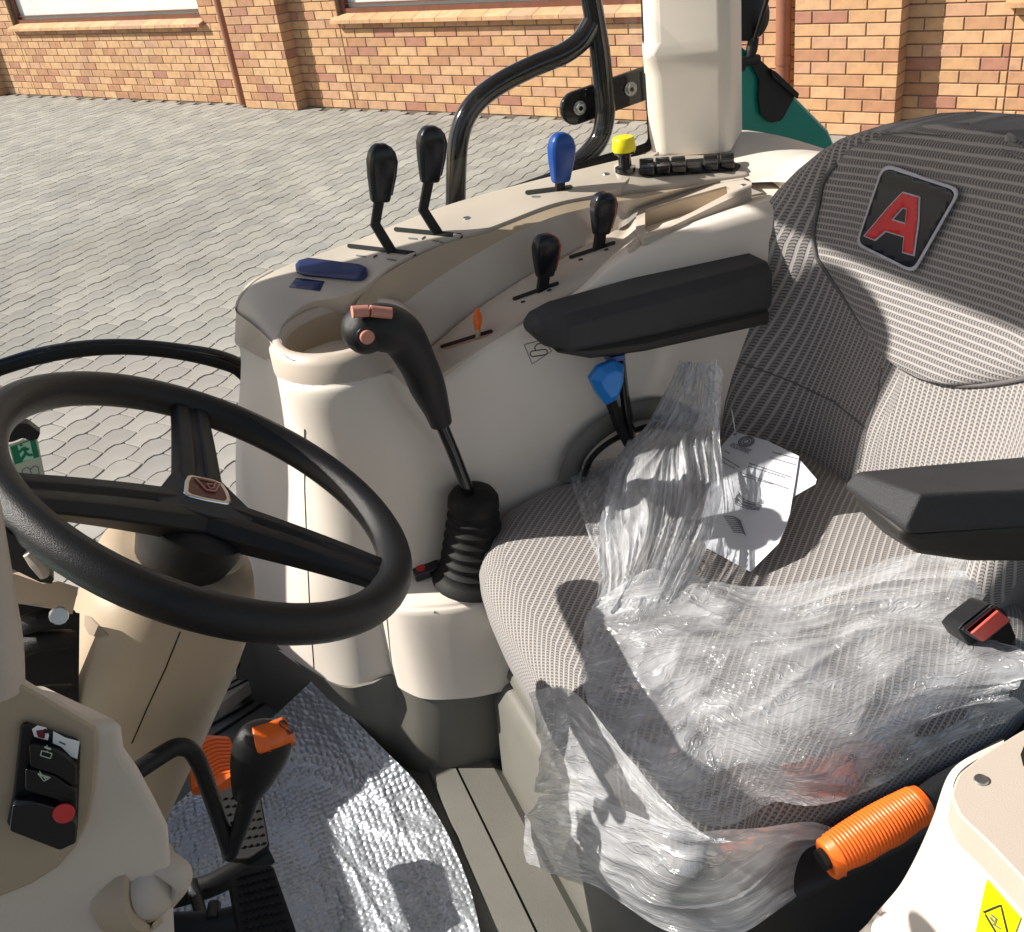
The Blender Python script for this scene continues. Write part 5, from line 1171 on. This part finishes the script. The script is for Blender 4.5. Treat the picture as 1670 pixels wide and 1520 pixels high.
foil = sheet('bubble_foil', 'silvery blue bubble foil sheet covering the cab floor', [
    [(270, 1330, 'z', FZ + .012), (345, 1262, 'z', FZ + .014), (430, 1185, 'z', -1.185), (516, 1103, 'z', -1.072)],
    [(270, 1420, 'z', FZ + .012), (400, 1330, 'z', FZ + .014), (500, 1250, 'z', -1.215), (606, 1198, 'z', -1.165)],
    [(270, 1520, 'z', FZ + .012), (420, 1450, 'z', FZ + .016), (560, 1370, 'z', FZ + .016), (686, 1288, 'z', FZ + .025)],
    [(290, 1640, 'z', FZ + .012), (470, 1560, 'z', FZ + .016), (640, 1470, 'z', FZ + .016), (748, 1400, 'z', FZ + .014)],
    [(330, 1760, 'z', FZ + .012), (520, 1700, 'z', FZ + .014), (680, 1620, 'z', FZ + .014), (783, 1520, 'z', FZ + .014)],
    [(380, 1900, 'z', FZ + .012), (560, 1830, 'z', FZ + .014), (720, 1760, 'z', FZ + .014), (800, 1700, 'z', FZ + .014)]],
    FOIL, nu=130, nv=130, amp=.004, sc=5, ridge=.004, seed=2.3, cat='foil sheet')
FILM1 = film('gathered film', .28, (3, 44, 1), hi=.68, sharp=.6)
FILM2 = film('draped film', .20, (3, 30, 1), hi=.58, sharp=.6, warp=.3)
FILM3 = film('hanging film', .25, (3, 14, 1), hi=.5, sharp=.4)
zc = -.786
wrap = thing('wrapping_film', 'crumpled clear plastic wrapping film draped over the seat cushion and hanging down its front', 'plastic film', (.5, .9, -.79))
sheet('gathered_strip', '', [
    [(1112, 588, 'y', 1.15), (1060, 690, 'y', 1.16), (1010, 760, 'z', zc + .03), (990, 850, 'z', zc + .02), (985, 960, 'z', zc + .01), (975, 1000, 'z', zc)],
    [(1140, 592, 'y', 1.12), (1100, 700, 'y', 1.11), (1060, 780, 'z', zc + .05), (1035, 860, 'z', zc + .04), (1020, 960, 'z', zc + .02), (1010, 1010, 'z', zc + .01)],
    [(1165, 590, 'y', 1.09), (1150, 700, 'y', 1.07), (1110, 790, 'z', zc + .05), (1075, 870, 'z', zc + .035), (1050, 970, 'z', zc + .02), (1045, 1010, 'z', zc + .01)],
    [(1178, 586, 'y', 1.07), (1178, 700, 'y', 1.04), (1176, 800, 'z', zc + .035), (1156, 890, 'z', zc + .03), (1120, 965, 'z', zc + .02), (1090, 1010, 'z', zc + .01)]],
    FILM1, nu=110, nv=150, amp=.006, sc=1.6, an=(.8, 6.), ridge=.012, seed=5.1, parent=wrap)
sheet('flat_corner', '', [
    [(925, 764, 'z', zc - .01), (985, 752, 'z', zc), (1060, 735, 'z', zc + .01)], [(950, 845, 'z', zc), (1000, 830, 'z', zc + .004), (1050, 820, 'z', zc + .01)], [(984, 945, 'z', zc), (1005, 930, 'z', zc + .004), (1040, 910, 'z', zc + .01)]],
    film('thin film', .10, (4, 8, 1), hi=.35), nu=60, nv=60, amp=.003, sc=3, ridge=.004, seed=1.1, parent=wrap)
sheet('draped_sheet', '', [
    [(985, 955, 'z', zc + .012), (1070, 935, 'z', zc + .03), (1150, 945, 'z', zc + .012), (1260, 958, 'z', zc + .016), (1380, 935, 'z', zc + .03), (1470, 905, 'z', zc + .045), (1560, 905, 'z', zc + .045), (1650, 915, 'z', zc + .03)],
    [(965, 1010, 'z', zc), (1060, 1010, 'z', zc + .02), (1160, 1000, 'z', zc + .02), (1270, 1010, 'z', zc + .01), (1380, 990, 'z', zc + .02), (1470, 975, 'z', zc + .02), (1540, 985, 'z', zc + .02), (1590, 1010, 'z', zc + .01)],
    [(955, 1065, 'z', zc), (1070, 1080, 'z', zc + .02), (1180, 1070, 'z', zc + .03), (1290, 1060, 'z', zc + .03), (1390, 1070, 'z', zc + .02), (1470, 1070, 'z', zc + .02), (1560, 1070, 'z', zc + .02), (1680, 1075, 'z', zc + .03)],
    [(955, 1130, 'z', zc - .004), (1090, 1150, 'z', zc + .01), (1200, 1150, 'z', zc + .02), (1300, 1150, 'z', zc + .02), (1400, 1140, 'z', zc + .01), (1500, 1130, 'z', zc), (1600, 1120, 'z', zc), (1680, 1105, 'z', zc + .02)],
    [(1000, 1225, 'z', zc - .01), (1120, 1240, 'z', zc), (1220, 1235, 'z', zc), (1310, 1220, 'z', zc), (1400, 1195, 'z', zc - .01), (1480, 1165, 'z', zc - .02), (1560, 1140, 'z', zc - .02), (1640, 1120, 'z', zc)],
    [(1085, 1325, 'z', zc - .04), (1180, 1345, 'z', zc - .05), (1260, 1300, 'z', zc - .04), (1340, 1305, 'z', zc - .05), (1425, 1272, 'z', zc - .06), (1505, 1232, 'z', zc - .06), (1585, 1185, 'z', zc - .06), (1670, 1135, 'z', zc - .04)]],
    FILM2, nu=190, nv=150, amp=.010, sc=1.4, an=(1., 3.2), ridge=.008, seed=3.7, parent=wrap)
sheet('front_skirt', '', [
    [(874, 1128, 'x', .262), (930, 1120, 'x', .262), (1000, 1190, 'x', .262), (1080, 1290, 'x', .262), (1150, 1345, 'x', .275)],
    [(886, 1200, 'x', .255), (950, 1240, 'x', .250), (1020, 1300, 'x', .255), (1090, 1350, 'x', .265), (1180, 1370, 'x', .285)],
    [(880, 1290, 'x', .250), (940, 1300, 'x', .240), (1020, 1340, 'x', .245), (1110, 1370, 'x', .26), (1200, 1365, 'x', .29)]],
    FILM3, nu=90, nv=70, amp=.005, sc=2.0, ridge=.005, seed=8.2, parent=wrap)
sheet('trailing_end', '', [
    [(888, 1298, 'x', .245), (950, 1290, 'x', .240), (1030, 1320, 'x', .245), (1120, 1350, 'x', .265), (1220, 1350, 'x', .34), (1320, 1335, 'x', .43), (1390, 1350, 'x', .47)],
    [(866, 1350, 'x', .240), (950, 1370, 'x', .232), (1040, 1400, 'x', .24), (1130, 1430, 'x', .26), (1230, 1420, 'x', .34), (1310, 1400, 'x', .42), (1360, 1395, 'x', .46)],
    [(862, 1405, 'x', .238), (905, 1418, 'x', .235), (980, 1445, 'x', .238), (1080, 1500, 'x', .26), (1180, 1522, 'x', .30), (1270, 1480, 'x', .36), (1335, 1430, 'x', .43)]],
    FILM3, nu=120, nv=70, amp=.006, sc=1.8, an=(1.6, 1), ridge=.006, seed=4.4, parent=wrap)
